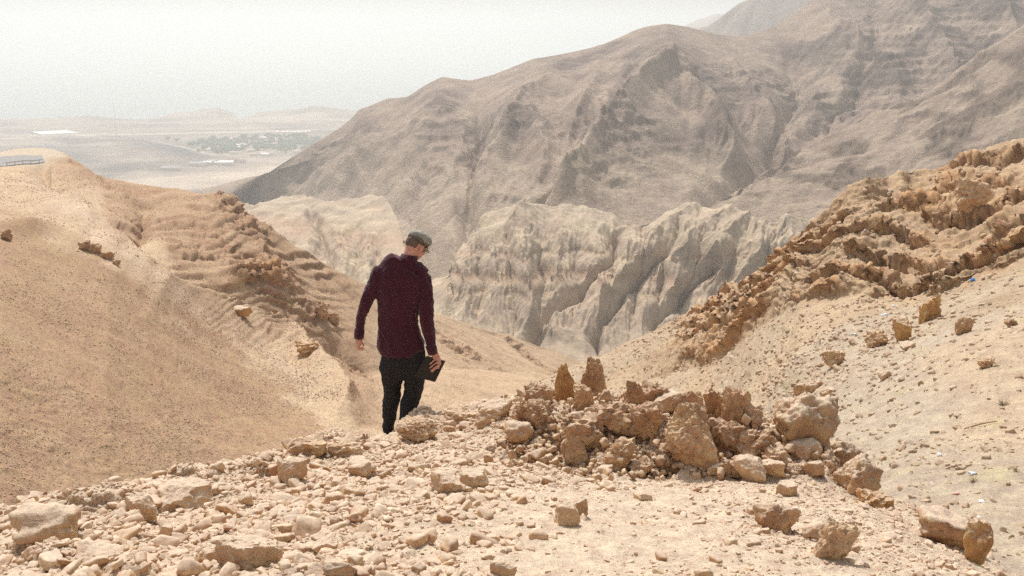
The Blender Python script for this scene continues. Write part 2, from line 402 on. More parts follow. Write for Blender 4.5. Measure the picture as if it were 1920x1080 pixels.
# ---- fluted marl hills in the canyon
marl_m = earth_mat('marl', 2.2, .15, .6, .9)
BL = Sheet([
    [(380, 760, -140), (1950, 760, -140)],
    [(380, 655, -137), (1950, 655, -137)],
    [(380, 565, -128), (700, 565, -130), (800, 600, -131), (900, 568, -126), (1200, 560, -124), (1950, 540, -124)],
    [(380, 450, -120), (600, 452, -118), (730, 465, -118), (790, 560, -128), (830, 540, -122), (880, 470, -107), (1100, 452, -104), (1200, 470, -106), (1400, 462, -104), (1950, 460, -104)],
    [(380, 400, -118), (450, 376, -114), (480, 380, -112), (530, 361, -108), (570, 359, -107), (612, 375, -108), (660, 369, -106), (700, 361, -104), (725, 367, -104), (742, 398, -108), (765, 470, -118), (795, 550, -126), (822, 530, -122), (850, 485, -112), (885, 432, -102),
     (912, 396, -95), (950, 390, -94), (985, 395, -94), (1012, 385, -93), (1100, 383, -92), (1150, 398, -95), (1178, 422, -100), (1210, 428, -101), (1258, 410, -97), (1300, 401, -95), (1360, 404, -95), (1400, 421, -98), (1440, 428, -99), (1480, 417, -97), (1530, 408, -96), (1950, 415, -98)],
    [(380, 470, -140), (700, 430, -134), (770, 540, -142), (1000, 450, -124), (1300, 450, -124), (1950, 450, -124)],
], 380, 1700, 760, [10, 46, 84, 56, 8], usm=2, rsm=4)
bu, bv = BL.U.copy(), BL.V.copy()
wp = 16 * perlin(bu / 60, bv / 60, seed=2) + 5 * perlin(bu / 18, bv / 22, seed=3)
H = np.zeros_like(bu)
lean = (bv - 430) * -.35 * sstep(1120, 1260, bu)             # right group leans down-left
uu = bu + wp * .9 - lean * 1.6 * 0
uu = bu + wp + np.where(bu > 0, lean * -1.0, 0)
fl = np.abs(((uu / 62 + .35 * perlin(bu / 90, bv / 300, seed=7)) % 1) - .5) * 2         # 0 at gully
fl2 = np.abs(((uu / 27 + .6 * perlin(bu / 50, bv / 120, seed=9)) % 1) - .5) * 2
face = sstep(405, 475, bv + 22 * perlin(bu / 25, bv / 60, seed=23)) * sstep(650, 550, bv)
prof = lambda t: np.sqrt(np.clip(t, 0, 1))
fl3 = np.abs(((uu / 12.5 + .8 * perlin(bu / 30, bv / 80, seed=19)) % 1) - .5) * 2
H += (prof(fl3) - .7) * .8 * sstep(410, 460, bv) * sstep(640, 600, bv)
H += (prof(fl) - .75) * 7.5 * face + (prof(fl2) - .7) * 1.8 * face * sstep(.25, .6, fl)
for pts, w_, a in (
    ([(985, 395), (960, 440), (975, 480), (985, 520), (1000, 600)], 22, 8),
    ([(1150, 480), (1110, 520), (1080, 560), (1040, 600), (1030, 640)], 26, 8),
    ([(1300, 402), (1240, 440), (1190, 500), (1130, 560), (1120, 620)], 22, 7),
    ([(1400, 420), (1340, 470), (1290, 520), (1230, 580)], 20, 6),
    ([(1370, 404), (1300, 450), (1260, 500)], 16, 6),
    ([(1480, 418), (1420, 480), (1370, 540), (1330, 580)], 20, 5)):
    H += ridge_line(BL, bu + wp * .5, bv, pts, w_, a)
for pts, w_, a in (
    ([(1160, 440), (1140, 490), (1085, 550), (1040, 585), (1005, 640)], 11, 14),
    ([(1060, 560), (1020, 590), (1000, 640)], 10, 8),
    ([(1250, 470), (1180, 540), (1125, 610), (1120, 650)], 9, 10),
    ([(1340, 500), (1270, 570), (1220, 610)], 8, 8),
    ([(583, 400), (600, 430), (620, 480), (625, 530)], 8, 8)):
    H -= ridge_line(BL, bu + wp * .5, bv, pts, w_, a)
BL.push(H * (1 - .85 * np.clip(blob(bu, bv, 785, 500, 55, 200) + blob(bu, bv, 750, 430, 30, 60), 0, 1)))
gx, gy = BL.grad(2)
g1 = gullies(BL.X, BL.Y, gx, gy, 22, 4, seed=12)
ev = sstep(1, .97, np.arange(BL.Y.shape[0]) / 204.0)[:, None] * (1 - .9 * np.clip(blob(bu, bv, 785, 500, 55, 200) + blob(bu, bv, 750, 430, 30, 60), 0, 1))
BL.push((g1 * 1.5 + fbm(BL.X, BL.Y, BL.Z, 18, 4, seed=14) * 1.4) * ev, 'z')
st = BL.Z - Z0 + 1.5 * fbm(BL.X, BL.Y, None, 60, 3, seed=15)
band = np.exp(-((st + 116) / 2.2) ** 2) + .6 * np.exp(-((st + 108) / 1.0) ** 2) + .5 * np.exp(-((st + 122) / 1.2) ** 2)
BL.push(-.8 * band)
c = mixc((.44, .35, .255), (.45, .30, .20), band * .6)
c = mixc(c, (.33, .25, .185), sstep(560, 640, bv + 50 * fbm(BL.X, BL.Y, None, 40, 3)) * .6)
c = mixc(c, (.43, .355, .28), sstep(.2, 1., g1) * .3 + sstep(420, 395, bv) * .35)
c *= (1 + .18 * fbm(BL.X, BL.Y, BL.Z, 9, 4, seed=17))[..., None]
BL.build('marl_hills', marl_m, c)

# ---- left canyon side
CL = Sheet([
    [(-250, 1130, 20), (0, 1080, 25), (300, 1000, 32), (540, 930, 44), (760, 900, 56), (1000, 860, 82), (1300, 880, 95)],
    [(-250, 700, 36), (0, 700, 40), (200, 740, 46), (400, 790, 56), (540, 790, 66), (700, 790, 76), (850, 780, 95), (1000, 760, 118), (1300, 830, 150)],
    [(-250, 470, 58), (0, 470, 65), (200, 500, 78), (400, 595, 92), (540, 640, 106), (700, 672, 120), (850, 690, 135), (1000, 700, 155), (1300, 780, 180)],
    [(-250, 318, 140), (0, 309, 150), (60, 302, 158), (95, 293, 166), (130, 292, 172), (155, 308, 170), (180, 326, 166), (200, 334, 164), (260, 343, 160), (330, 350, 154), (370, 362, 148), (400, 366, 146), (425, 372, 144), (450, 396, 142), (500, 426, 142), (560, 466, 142), (640, 512, 146), (700, 540, 150),
     (760, 570, 156), (830, 592, 162), (900, 614, 168), (960, 630, 176), (1000, 643, 182), (1040, 658, 188), (1100, 690, 196), (1300, 790, 210)],
    [(-250, 303, 162), (0, 297, 163), (60, 293, 170), (95, 291, 174), (130, 293, 180), (155, 311, 176), (180, 331, 172), (260, 350, 166), (400, 376, 152), (450, 408, 148), (640, 520, 152), (960, 640, 182), (1300, 800, 216)],
    [(-250, 290, 185), (-60, 288, 185), (0, 284, 186), (12, 281, 186), (40, 276, 187), (75, 275, 188), (105, 280, 189), (125, 288, 189), (150, 316, 186), (200, 352, 182), (400, 420, 170), (640, 600, 165), (960, 720, 195), (1300, 850, 230)],
    [(-250, 420, 260), (200, 480, 260), (400, 560, 240), (640, 700, 230), (960, 800, 240), (1300, 900, 280)],
], -250, 1300, 620, [110, 70, 110, 8, 8, 6], usm=1, rsm=1)
cu, cv = CL.U.copy(), CL.V.copy(); CY = CL.Y.copy()
rowi = np.arange(CL.Y.shape[0])[:, None]
front = sstep(294, 284, rowi) + 0 * CL.Y; roadmask = (1 - front) * sstep(150, 110, cu)
H = np.zeros_like(cu)
wj = perlin(cu / 35, cv / 35, seed=2) * 12
H += ridge_line(CL, cu + wj, cv, [(110, 395), (210, 480), (290, 552), (420, 598), (530, 640), (585, 720), (640, 775)], 34, 3.0)
H -= ridge_line(CL, cu + wj, cv, [(75, 305), (150, 380), (250, 470), (330, 540), (450, 580), (640, 640), (740, 700)], 24, 2.6)
H += ridge_line(CL, cu + wj, cv, [(420, 372), (455, 430), (480, 500), (500, 530)], 30, 1.8)
H -= ridge_line(CL, cu + wj, cv, [(270, 385), (275, 420), (250, 460)], 22, 2.4)
H += 1.6 * blob(cu, cv, 470, 525, 60, 16, 6) + 1.0 * blob(cu, cv, 40, 435, 50, 10, 10)
CL.push(H * front)
gx, gy = CL.grad(3)
rightface = sstep(0, 60, (cu - (130 + (cv - 350) * 1.15)) + 40 * perlin(cu / 60, cv / 60, seed=4))   # rocky strata side
g1 = gullies(CL.X, CL.Y, gx, gy, 17, 4, seed=5)
CL.push(g1 * .32 * front * (.35 + rightface) + fbm(CL.X, CL.Y, CL.Z, 12, 3, seed=6) * .5 * front, 'z')
n1 = fbm(CL.X, CL.Y, CL.Z, 14, 4, seed=8)
craggy = sstep(.12, .55, n1 * .8 + 1.0 * blob(cu, cv, 458, 410, 62, 32, 38) + .6 * blob(cu, cv, 475, 525, 65, 22) + .35 * blob(cu, cv, 230, 370, 70, 16, 12) + .4 * blob(cu, cv, 600, 585, 40, 16) + .35 * blob(cu, cv, 350, 470, 60, 26)) * rightface
st = (cv - .06 * cu + 10 * perlin(cu / 90, cv / 40, seed=47)) / 17.0 + .55 * fbm(CL.X, CL.Y, CL.Z, 25, 3, seed=9)
strata = sstep(.15, .5, st % 1) - (st % 1)
brk = sstep(-.05, .30, fbm(CL.X, CL.Y, CL.Z, 9, 3, seed=44) + .35 * blob(cu, cv, 300, 400, 90, 30, 8) + .35 * blob(cu, cv, 480, 525, 80, 24) + .3 * blob(cu, cv, 560, 470, 60, 30, 35)) * rightface * sstep(640, 590, cv) * sstep(690, 610, cu)
riser = np.exp(-(((st % 1) - .33) / .16) ** 2) * brk
CL.push(-strata * (.30 * rightface * sstep(690, 610, cu) * sstep(640, 590, cv) + .50 * brk + .4 * craggy) * front)
CL.push(((ridged(CL.X, CL.Y, CL.Z, 1.5, 3, gain=.6, seed=46) - .85) * .34 + .15) * riser * front)
d1, d2, idv = voronoi2(CL.X / 2.3 + .2 * n1, (CL.Y * .6 + CL.Z) / 2.3)
CL.push(((idv - .4) * .35 + (ridged(CL.X, CL.Y, CL.Z * 1.6, 2.6, 4, gain=.55, seed=10) - .9) * .42 + (ridged(CL.X * .4, CL.Y * .4, CL.Z * 2.2, 1.3, 3, gain=.6, seed=11) - .9) * .26) * craggy * front)
# eroded curved terraces under the spur
d, _ = polyd(cu, cv, [(420, 600), (500, 628), (565, 690), (600, 730)])
tm = np.exp(-(d / 42) ** 2) * sstep(600, 560, cu)
tt = (cv + .25 * cu + 6 * perlin(cu / 30, cv / 30, seed=13)) / 10.5 + .5 * perlin(cu / 60, cv / 25, seed=14)
CL.push(tm * (sstep(.1, .6, tt % 1) - tt % 1) * .55 * (.5 + .9 * np.clip(perlin(cu / 30, cv / 30, seed=18) + .4, 0, 1)))
# small lumps: 0.2 .. 1 m clods all over, growing rougher low on the left
rough = (.5 + .45 * sstep(520, 760, cv) + .6 * craggy) * (1 - .55 * np.exp(-(polyd(cu, cv, [(110, 395), (290, 552), (420, 598), (585, 720)])[0] / 30) ** 2))
CL.push((fbm(CL.X, CL.Y, CL.Z, 1.1, 3, gain=.6, seed=22) * .06 + fbm(CL.X, CL.Y, CL.Z * 1.8, .45, 2, seed=29) * .04 + np.maximum(0, perlin(CL.X * 1.6, CL.Y * 1.6, CL.Z * 1.6, 33) - .25) * .18) * rough * front)
jc = np.where(CL.us < 88)[0]; zr = smooth(((CL.Z[290, jc] + CL.Z[298, jc]) / 2)[None], 6, 1)[0]
for r_ in range(289, 299): CL.Z[r_, jc] = zr + (0 if r_ > 289 else -.05)
n2 = fbm(CL.X, CL.Y, CL.Z, 5, 5, gain=.6, seed=24)
c = mixc((.43, .298, .196), (.365, .243, .152), .35 + n2 * .5)
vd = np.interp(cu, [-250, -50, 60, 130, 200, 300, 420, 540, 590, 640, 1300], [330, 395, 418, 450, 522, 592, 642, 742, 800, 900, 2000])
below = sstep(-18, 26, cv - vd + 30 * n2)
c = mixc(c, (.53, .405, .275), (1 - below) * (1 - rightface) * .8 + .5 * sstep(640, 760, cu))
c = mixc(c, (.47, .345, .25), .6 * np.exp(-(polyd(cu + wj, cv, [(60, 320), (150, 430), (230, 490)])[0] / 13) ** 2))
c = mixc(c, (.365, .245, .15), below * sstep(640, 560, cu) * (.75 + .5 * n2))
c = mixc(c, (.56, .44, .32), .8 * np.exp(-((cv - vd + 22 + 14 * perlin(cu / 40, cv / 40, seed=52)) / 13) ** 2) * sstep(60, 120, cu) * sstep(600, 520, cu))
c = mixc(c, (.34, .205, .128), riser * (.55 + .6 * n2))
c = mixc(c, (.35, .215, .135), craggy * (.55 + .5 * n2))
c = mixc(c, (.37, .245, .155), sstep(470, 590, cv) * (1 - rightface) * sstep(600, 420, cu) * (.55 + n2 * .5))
c = mixc(c, (.50, .29, .14), .7 * blob(cu, cv, 480, 528, 50, 15))
c = mixc(c, (.50, .43, .34), roadmask * .8)
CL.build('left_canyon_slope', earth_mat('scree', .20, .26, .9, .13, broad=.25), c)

# ---- right canyon side
CR = Sheet([
    [(900, 1000, 50), (1200, 960, 36), (1500, 950, 15), (1600, 1010, 11.5), (1700, 1150, 8.2), (1850, 1300, 6.2), (1950, 1400, 5.6), (2250, 1500, 5)],
    [(900, 860, 80), (1200, 820, 56), (1400, 800, 38), (1500, 780, 29), (1600, 780, 24), (1700, 800, 20), (1850, 820, 17), (1950, 830, 16), (2250, 850, 14)],
    [(900, 800, 120), (1100, 740, 104), (1200, 715, 92), (1310, 692, 74), (1400, 632, 61), (1500, 572, 53), (1600, 556, 48), (1700, 560, 45), (1760, 545, 43), (1840, 522, 42), (1920, 498, 40), (2250, 420, 36)],
    [(900, 770, 125), (1100, 700, 114), (1200, 668, 100), (1310, 625, 78), (1400, 575, 64), (1500, 520, 55), (1600, 520, 50), (1700, 540, 46.2), (1760, 515, 44), (1840, 490, 43), (1920, 455, 41), (2250, 370, 38)],
    [(900, 745, 190), (1050, 695, 170), (1140, 662, 146), (1190, 636, 132), (1240, 612, 120), (1320, 574, 98), (1360, 548, 88), (1400, 520, 77), (1450, 487, 69), (1490, 445, 64), (1520, 412, 62), (1550, 388, 61), (1580, 360, 60), (1600, 343, 59), (1625, 330, 59), (1650, 333, 60), (1670, 330, 61), (1690, 318, 61), (1720, 318, 62), (1760, 312, 62), (1800, 292, 62), (1860, 271, 62), (1920, 256, 62), (2250, 200, 62)],
    [(900, 900, 230), (1140, 800, 190), (1320, 720, 150), (1500, 620, 110), (1700, 560, 100), (1920, 480, 100), (2250, 400, 100)],
], 900, 2250, 540, [60, 70, 26, 110, 6], usm=1, rsm=1)
ru, rv = CR.U.copy(), CR.V.copy()
rowi = np.arange(CR.Y.shape[0])[:, None]
cl = sstep(126, 136, rowi) * sstep(1230, 1330, ru)             # cliff country above the pale scree
n1 = fbm(CR.X, CR.Y, CR.Z, 7, 4, seed=3)
ev = sstep(268, 258, rowi) * .8 + .2
CR.push((n1 * .8 * cl + fbm(CR.X, CR.Y, None, 9, 3, seed=5) * .35 * sstep(0, 40, rowi)) * ev, 'z')
tb = (rowi - 130) / 136.0 + 0 * ru
st = tb * (5.2 + 1.6 * sstep(1400, 1900, ru)) + .75 * fbm(CR.X, CR.Y, CR.Z, 11, 4, seed=6) + .2
fr = st % 1
here = sstep(-.35, .05, fbm(CR.X, CR.Y, CR.Z, 9, 3, seed=7) + .55 * blob(ru, rv, 1370, 610, 80, 90, 40) + .35 * blob(ru, rv, 1800, 515, 110, 26, -14) + .3 * blob(ru, rv, 1480, 460, 60, 40, -45) - .35 * blob(ru, rv, 1560, 475, 50, 16, -30) - .45 * blob(ru, rv, 1640, 560, 60, 14))
riser = np.exp(-((fr - .42) / .20) ** 2)
CR.push((sstep(.30, .50, fr) - fr) * 1.0 * cl * here * ev)
crag = np.clip(riser * 1.25 * here + .8 * blob(ru, rv, 1360, 625, 60, 80, 35), 0, 1) * cl
wx = fbm(CR.X, CR.Y, CR.Z, 2.5, 3, seed=61) * .8
jx = np.abs(((CR.X * .8 + CR.Y * .35 + wx * 1.8) / 1.5) % 1 - .5) * 2          # joints in the ledges
CR.push(((np.sqrt(jx) - .7) * .34 + (ridged(CR.X, CR.Y, CR.Z * .6, 1.9, 4, gain=.62, seed=62) - .9) * .33) * crag * ev)
st2 = st * 4.3 + .5 * fbm(CR.X, CR.Y, CR.Z, 2.2, 3, seed=66)
CR.push((sstep(.3, .6, st2 % 1) - st2 % 1) * .26 * cl * ev * (.35 + .65 * here))
CR.push((ridged(CR.X, CR.Y, CR.Z, .9, 3, seed=8) - .8) * .13 * crag + .12 * fbm(CR.X, CR.Y, CR.Z, .8, 3, gain=.65, seed=9) * (.3 + cl))
near = sstep(60, 20, CR.Y)
lit_ = np.maximum(0, perlin(CR.X * 1.9, CR.Y * 1.9, CR.Z * 1.9, 33) - .28) * .5 * sstep(1750, 1450, ru + .5 * (rv - 600)) + np.maximum(0, perlin(CR.X * 4.3, CR.Y * 4.3, CR.Z * 4.3, 35) - .3) * .16
CR.push(lit_ * (1 - cl) * sstep(10, 20, CR.Y) + .02 * fbm(CR.X, CR.Y, CR.Z, .3, 3, seed=36) * near)
n2 = fbm(CR.X, CR.Y, CR.Z, 3.2, 5, gain=.6, seed=12); n3 = fbm(CR.X, CR.Y, CR.Z, 14, 3, seed=14)
c = mixc((.42, .335, .24), (.34, .245, .16), .3 + n2 * .8)
c = mixc(c, (.43, .36, .275), sstep(1380, 1750, ru + .55 * (rv - 560)) * sstep(540, 640, rv) * .8)
c = mixc(c, (.50, .36, .23), sstep(-.1, .3, n3) * .4)
c = mixc(c, (.45, .31, .19), cl * .55)
c = mixc(c, (.44, .265, .148), crag * (.72 + .6 * n2))
c = mixc(c, (.52, .30, .14), crag * sstep(0, .4, n1) * .5)
c = mixc(c, (.43, .38, .18), (1 - cl) * sstep(.42, .6, perlin(CR.X * .9, CR.Y * .9, CR.Z, 55)) * .3)
CR.build('right_canyon_slope', earth_mat('slope_earth', .055, .24, .9, .05), c)
# ---- foreground spur
FE = [(-260, 1010, 4.4), (-100, 985, 4.5), (0, 968, 4.8), (60, 955, 4.9), (115, 950, 5.0), (125, 972, 5.0), (180, 968, 5.1), (240, 945, 5.3), (250, 925, 5.5), (330, 908, 5.8), (420, 895, 6.1), (530, 868, 6.5), (545, 840, 6.7), (600, 822, 7.1), (650, 826, 7.4), (690, 824, 7.6), (735, 818, 7.9), (780, 806, 8.1), (830, 775, 8.4), (900, 758, 8.6), (950, 752, 8.6),
      (1050, 768, 8.4), (1200, 775, 8.1), (1350, 792, 7.8), (1450, 815, 7.5), (1550, 858, 7.0), (1600, 905, 6.5), (1650, 938, 6.0), (1740, 972, 5.5), (1800, 1020, 5.1), (1850, 1066, 4.7), (1950, 1130, 4.3), (2150, 1240, 3.7)]
def shift(l, dy, dz):
    out = []
    for u, v, Y in l:
        z = float(kz(v)) * Y + dz; out.append((u, float(v_of_k(z / (Y + dy))), Y + dy))
    return out
FG = Sheet([
    [(-260, 2400, .9), (960, 2330, .9), (2150, 2400, .9)],
    [(-260, 1110, 2.55), (960, 1102, 2.6), (1700, 1110, 2.6), (2150, 1150, 2.6)],
    [(-260, 1035, 3.9), (0, 1015, 4.1), (300, 975, 4.5), (600, 915, 5.2), (800, 880, 5.6), (950, 872, 5.9), (1100, 880, 5.8), (1250, 892, 5.7), (1400, 905, 5.6), (1500, 918, 5.5), (1600, 945, 5.3), (1700, 985, 4.9), (1800, 1032, 4.5), (1900, 1095, 4.0), (2150, 1200, 3.4)],
    [(-260, 1018, 4.2), (0, 985, 4.6), (300, 925, 5.4), (600, 845, 6.6), (800, 812, 7.2), (900, 800, 7.0), (960, 790, 6.7), (1050, 762, 6.6), (1200, 760, 6.5), (1350, 785, 6.3), (1450, 820, 6.15), (1550, 865, 6.0), (1620, 925, 5.7), (1700, 960, 5.4), (1800, 1022, 4.8), (1900, 1085, 4.3), (2150, 1210, 3.6)],
    FE, shift(FE, .75, -.34), shift(FE, 3.5, -4.5), shift(FE, 10, -14),
], -260, 2150, 960, [6, 120, 90, 60, 8, 10, 8], usm=3, rsm=3)
fu, fv = FG.U.copy(), FG.V.copy()
pilem = sstep(900, 980, fu) * sstep(1640, 1560, fu) * sstep(905, 860, fv)
leftm = sstep(1000, 700, fu)
FG.push(fbm(FG.X, FG.Y, None, 1.3, 4, seed=3) * .05 + fbm(FG.X, FG.Y, FG.Z, .35, 4, gain=.55, seed=5) * (.022 + .02 * leftm + .05 * pilem), 'z')
# bedrock ledges on the left, with stepped broken edges
led = 0
for b in ((95, 985, 110, 34, -8), (340, 925, 110, 18, -12), (470, 905, 70, 20, 0), (620, 838, 70, 14, -8), (790, 805, 50, 18, 0), (210, 975, 60, 20, 0), (150, 1050, 120, 20, 5)):
    led = led + blob(fu, fv, *b)
led = np.clip(led, 0, 1) * (.6 + .8 * perlin(FG.X * 2.4, FG.Y * 2.4, None, 4))
st = led * 3.2 + .5 * fbm(FG.X, FG.Y, None, .5, 3, seed=8)
FG.push((np.floor(st) + sstep(.55, .85, st % 1)) * .045 * (led > .08), 'z')
FG.push(led * .035 * fbm(FG.X, FG.Y, FG.Z, .12, 4, gain=.6, seed=10))
d1, d2, idv = voronoi2(FG.X / .13 + .5 * perlin(FG.X * 4, FG.Y * 4), FG.Y / .13, 3)
FG.push(((idv - .4) * .05 + sstep(0, .35, d2 - d1) * .02) * pilem * .8 + fbm(FG.X, FG.Y, None, .3, 3, seed=18) * .05 * pilem)
FG.push((ridged(FG.X, FG.Y, FG.Z, .12, 3, gain=.6, seed=12) - .9) * .022 * pilem)
FG.push(fbm(FG.X, FG.Y, FG.Z, .06, 3, gain=.6, seed=14) * .0055 + np.maximum(0, perlin(FG.X * 26, FG.Y * 26, FG.Z * 26, 17) - .22) * .018)
n2 = fbm(FG.X, FG.Y, FG.Z, .5, 5, gain=.6, seed=16)
c = mixc((.56, .40, .265), (.44, .29, .18), .35 + n2 * .8)
c = mixc(c, (.60, .475, .345), np.clip(led, 0, 1) * .6)
c = mixc(c, (.60, .465, .33), .6 * (blob(fu, fv, 1050, 1020, 220, 60) + blob(fu, fv, 1100, 900, 160, 14) + blob(fu, fv, 1000, 930, 120, 20)))
c = mixc(c, (.36, .225, .13), pilem * (.35 + .6 * n2))
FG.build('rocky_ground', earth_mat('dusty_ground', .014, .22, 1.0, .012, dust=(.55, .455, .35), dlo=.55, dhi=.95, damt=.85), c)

# ---- haze
hz = bpy.data.materials.new('haze_air'); hz.use_nodes = True; t = hz.node_tree; t.nodes.clear()
pv_ = t.nodes.new('ShaderNodeVolumePrincipled'); om = t.nodes.new('ShaderNodeOutputMaterial')
pv_.inputs['Color'].default_value = (.915, .955, .965, 1); pv_.inputs['Density'].default_value = HAZE_DENSITY; pv_.inputs['Anisotropy'].default_value = .35
t.links.new(pv_.outputs[0], om.inputs['Volume'])
zt = 570.0; zb = -60.0
vs = [(x, y, z) for z in (zb, zt) for x, y in ((-42000, -42000), (42000, -42000), (42000, 42000), (-42000, 42000))]
o = mesh_np('haze', np.array(vs, float), np.array([[0, 3, 2, 1], [4, 5, 6, 7], [0, 1, 5, 4], [1, 2, 6, 5], [2, 3, 7, 6], [3, 0, 4, 7]]), hz); o['kind'] = 'stuff'

# ================================================================== ROCKS
_ico = {}
def ico(n):
    if n not in _ico:
        bm = bmesh.new(); bmesh.ops.create_icosphere(bm, subdivisions=n, radius=1.0)
        bm.verts.ensure_lookup_table()
        v = np.array([x.co[:] for x in bm.verts]); f = np.array([[x.index for x in p.verts] for p in bm.faces]); bm.free()
        _ico[n] = (v / np.linalg.norm(v, axis=1)[:, None], f)
    return _ico[n]
def rock_verts(seed, n=4, planes=12, sharp=16, rough=.06, rsize=.5, pits=0, scale=(1, 1, 1), flatbase=.0):
    """a broken stone: a ball cut back by random planes, then chipped by noise"""
    d, f = ico(n); rg = np.random.RandomState(seed)
    N = rg.normal(size=(planes, 3)); N /= np.linalg.norm(N, axis=1)[:, None]
    N = np.vstack([N, [[0, 0, -1], [0, 0, 1], [1, 0, 0], [-1, 0, 0], [0, 1, 0], [0, -1, 0]]])
    h = rg.uniform(.48, 1.0, len(N))
    q = np.maximum(d @ N.T, 0) / h
    r = (q ** sharp).sum(1) ** (-1 / sharp)
    p = d * r[:, None]
    if rough:
        nn = fbm(p[:, 0], p[:, 1], p[:, 2], rsize, 4 if n > 3 else 2, gain=.6, seed=seed * .37)
        r2 = 1 + nn * rough * 2
        if n > 3:
            ck = np.abs(perlin(p[:, 0] * 1.9, p[:, 1] * 1.9, p[:, 2] * 2.6, seed * .21)); r2 = r2 - .07 * np.exp(-(ck / .035) ** 2)
            fl = p[:, 2] * 5 + 1.2 * perlin(p[:, 0] * 2, p[:, 1] * 2, p[:, 2] * 2, seed * .5); r2 = r2 + .035 * (sstep(.2, .4, fl % 1) - fl % 1)
            r2 = r2 + fbm(p[:, 0], p[:, 1], p[:, 2], .11, 3, gain=.65, seed=seed * .9) * min(.035, rough * .4)
        if pits:
            k = ridged(p[:, 0], p[:, 1], p[:, 2], rsize * .7, 4, gain=.6, seed=seed * .7)
            r2 = r2 - np.clip(k - .9, 0, 1) * pits
        p = p * r2[:, None]
    return p * np.array(scale), f
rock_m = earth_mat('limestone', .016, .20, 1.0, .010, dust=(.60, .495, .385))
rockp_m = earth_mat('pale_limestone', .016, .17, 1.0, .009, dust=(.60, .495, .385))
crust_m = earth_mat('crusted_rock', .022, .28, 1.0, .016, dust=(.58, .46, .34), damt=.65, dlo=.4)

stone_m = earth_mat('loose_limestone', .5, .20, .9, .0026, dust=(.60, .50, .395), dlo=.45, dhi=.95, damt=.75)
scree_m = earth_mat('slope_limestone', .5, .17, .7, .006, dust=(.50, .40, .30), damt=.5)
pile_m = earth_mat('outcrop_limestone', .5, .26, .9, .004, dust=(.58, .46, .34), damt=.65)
def rotm(seed, tilt=.3):
    rg = np.random.RandomState(seed + 991)
    return np.array((Matrix.Rotation(rg.uniform(0, 6.28), 3, 'Z') @ Matrix.Rotation(rg.uniform(-tilt, tilt), 3, 'X') @ Matrix.Rotation(rg.uniform(-tilt, tilt), 3, 'Y')))

def rock_colors(p, base, accent, seed, amount=.6, L=.12, topdust=.5, dust=(.60, .47, .33)):
    n = fbm(p[:, 0], p[:, 1], p[:, 2], L, 4, gain=.6, seed=seed * .13)
    c = mixc(base, accent, np.clip(n * 1.6 + .25, 0, 1) * amount)
    return c
OCH = dict(base=(.60, .39, .225), accent=(.38, .215, .115)); PAL = dict(base=(.62, .43, .27), accent=(.50, .325, .19)); ORA = dict(base=(.58, .345, .15), accent=(.35, .18, .08)); CRU = dict(base=(.54, .345, .205), accent=(.26, .145, .08))

def boulder(sheet, u, v, wpx, hpx, label, style='angular', seed=1, pal=OCH, tall=None, depth=.8, sink=.12, n=4, name='boulder', rot=0, at=None, group=None, cat='rock', lean=0, mat=None):
    """u, v = foot of the rock in the photo's direction; wpx/hpx = its width and height there"""
    loc, nrm = sheet.pick(u, v) if at is None else (at, None)
    dist = math.hypot(loc.y, loc.z - Z0)
    if sheet is FG and 985 < u < 1470 and 795 < v < 905 and style in ('knobbly',): wpx *= .84; hpx *= .78
    W = wpx * dist / FPX; Hh = hpx * dist / FPX
    if style == 'angular': p, f = rock_verts(seed, n, 9, 70, .055, .5)
    elif style == 'knobbly': p, f = rock_verts(seed, n, 16, 60, .15, .40, .10)
    elif style == 'slab': p, f = rock_verts(seed, n, 10, 60, .07, .5)
    elif style == 'spire':
        p, f = rock_verts(seed, n, 12, 60, .09, .4, .10)
        t = (p[:, 2] - p[:, 2].min()) / np.ptp(p[:, 2]); k = 1.12 - .42 * t ** 1.6; p[:, 0] = p[:, 0] * k + .12 * t * ((seed % 2) * 2 - 1); p[:, 1] *= k
    elif style == 'round': p, f = rock_verts(seed, n, 16, 18, .11, .55, .10)
    if style in ('angular', 'round', 'slab'): p = p @ np.array(Matrix.Rotation(seed * 1.7, 3, 'Z')).T
    p -= (p.max(0) + p.min(0)) / 2; p /= np.ptp(p, axis=0)
    p *= np.array([W, W * depth, Hh * (1 + sink)])
    if lean or rot:
        p = p @ np.array(Matrix.Rotation(R(lean), 3, 'Y') @ Matrix.Rotation(R(rot), 3, 'X')).T
    p[:, 2] -= p[:, 2].min() + Hh * sink
    p = p.copy()
    g = p + np.array(loc)
    c = rock_colors(g, pal['base'], pal['accent'], seed, L=.10 + W * .25)
    o = mesh_np(name, p, f, mat or (crust_m if style in ('knobbly', 'spire') else rockp_m if pal is PAL else rock_m), False, c)
    o.data.polygons.foreach_set("use_smooth", np.full(len(f), style == 'round'))
    o.location = loc; o['label'] = label; o['category'] = cat
    if group: o['group'] = group
    return o

G = FG
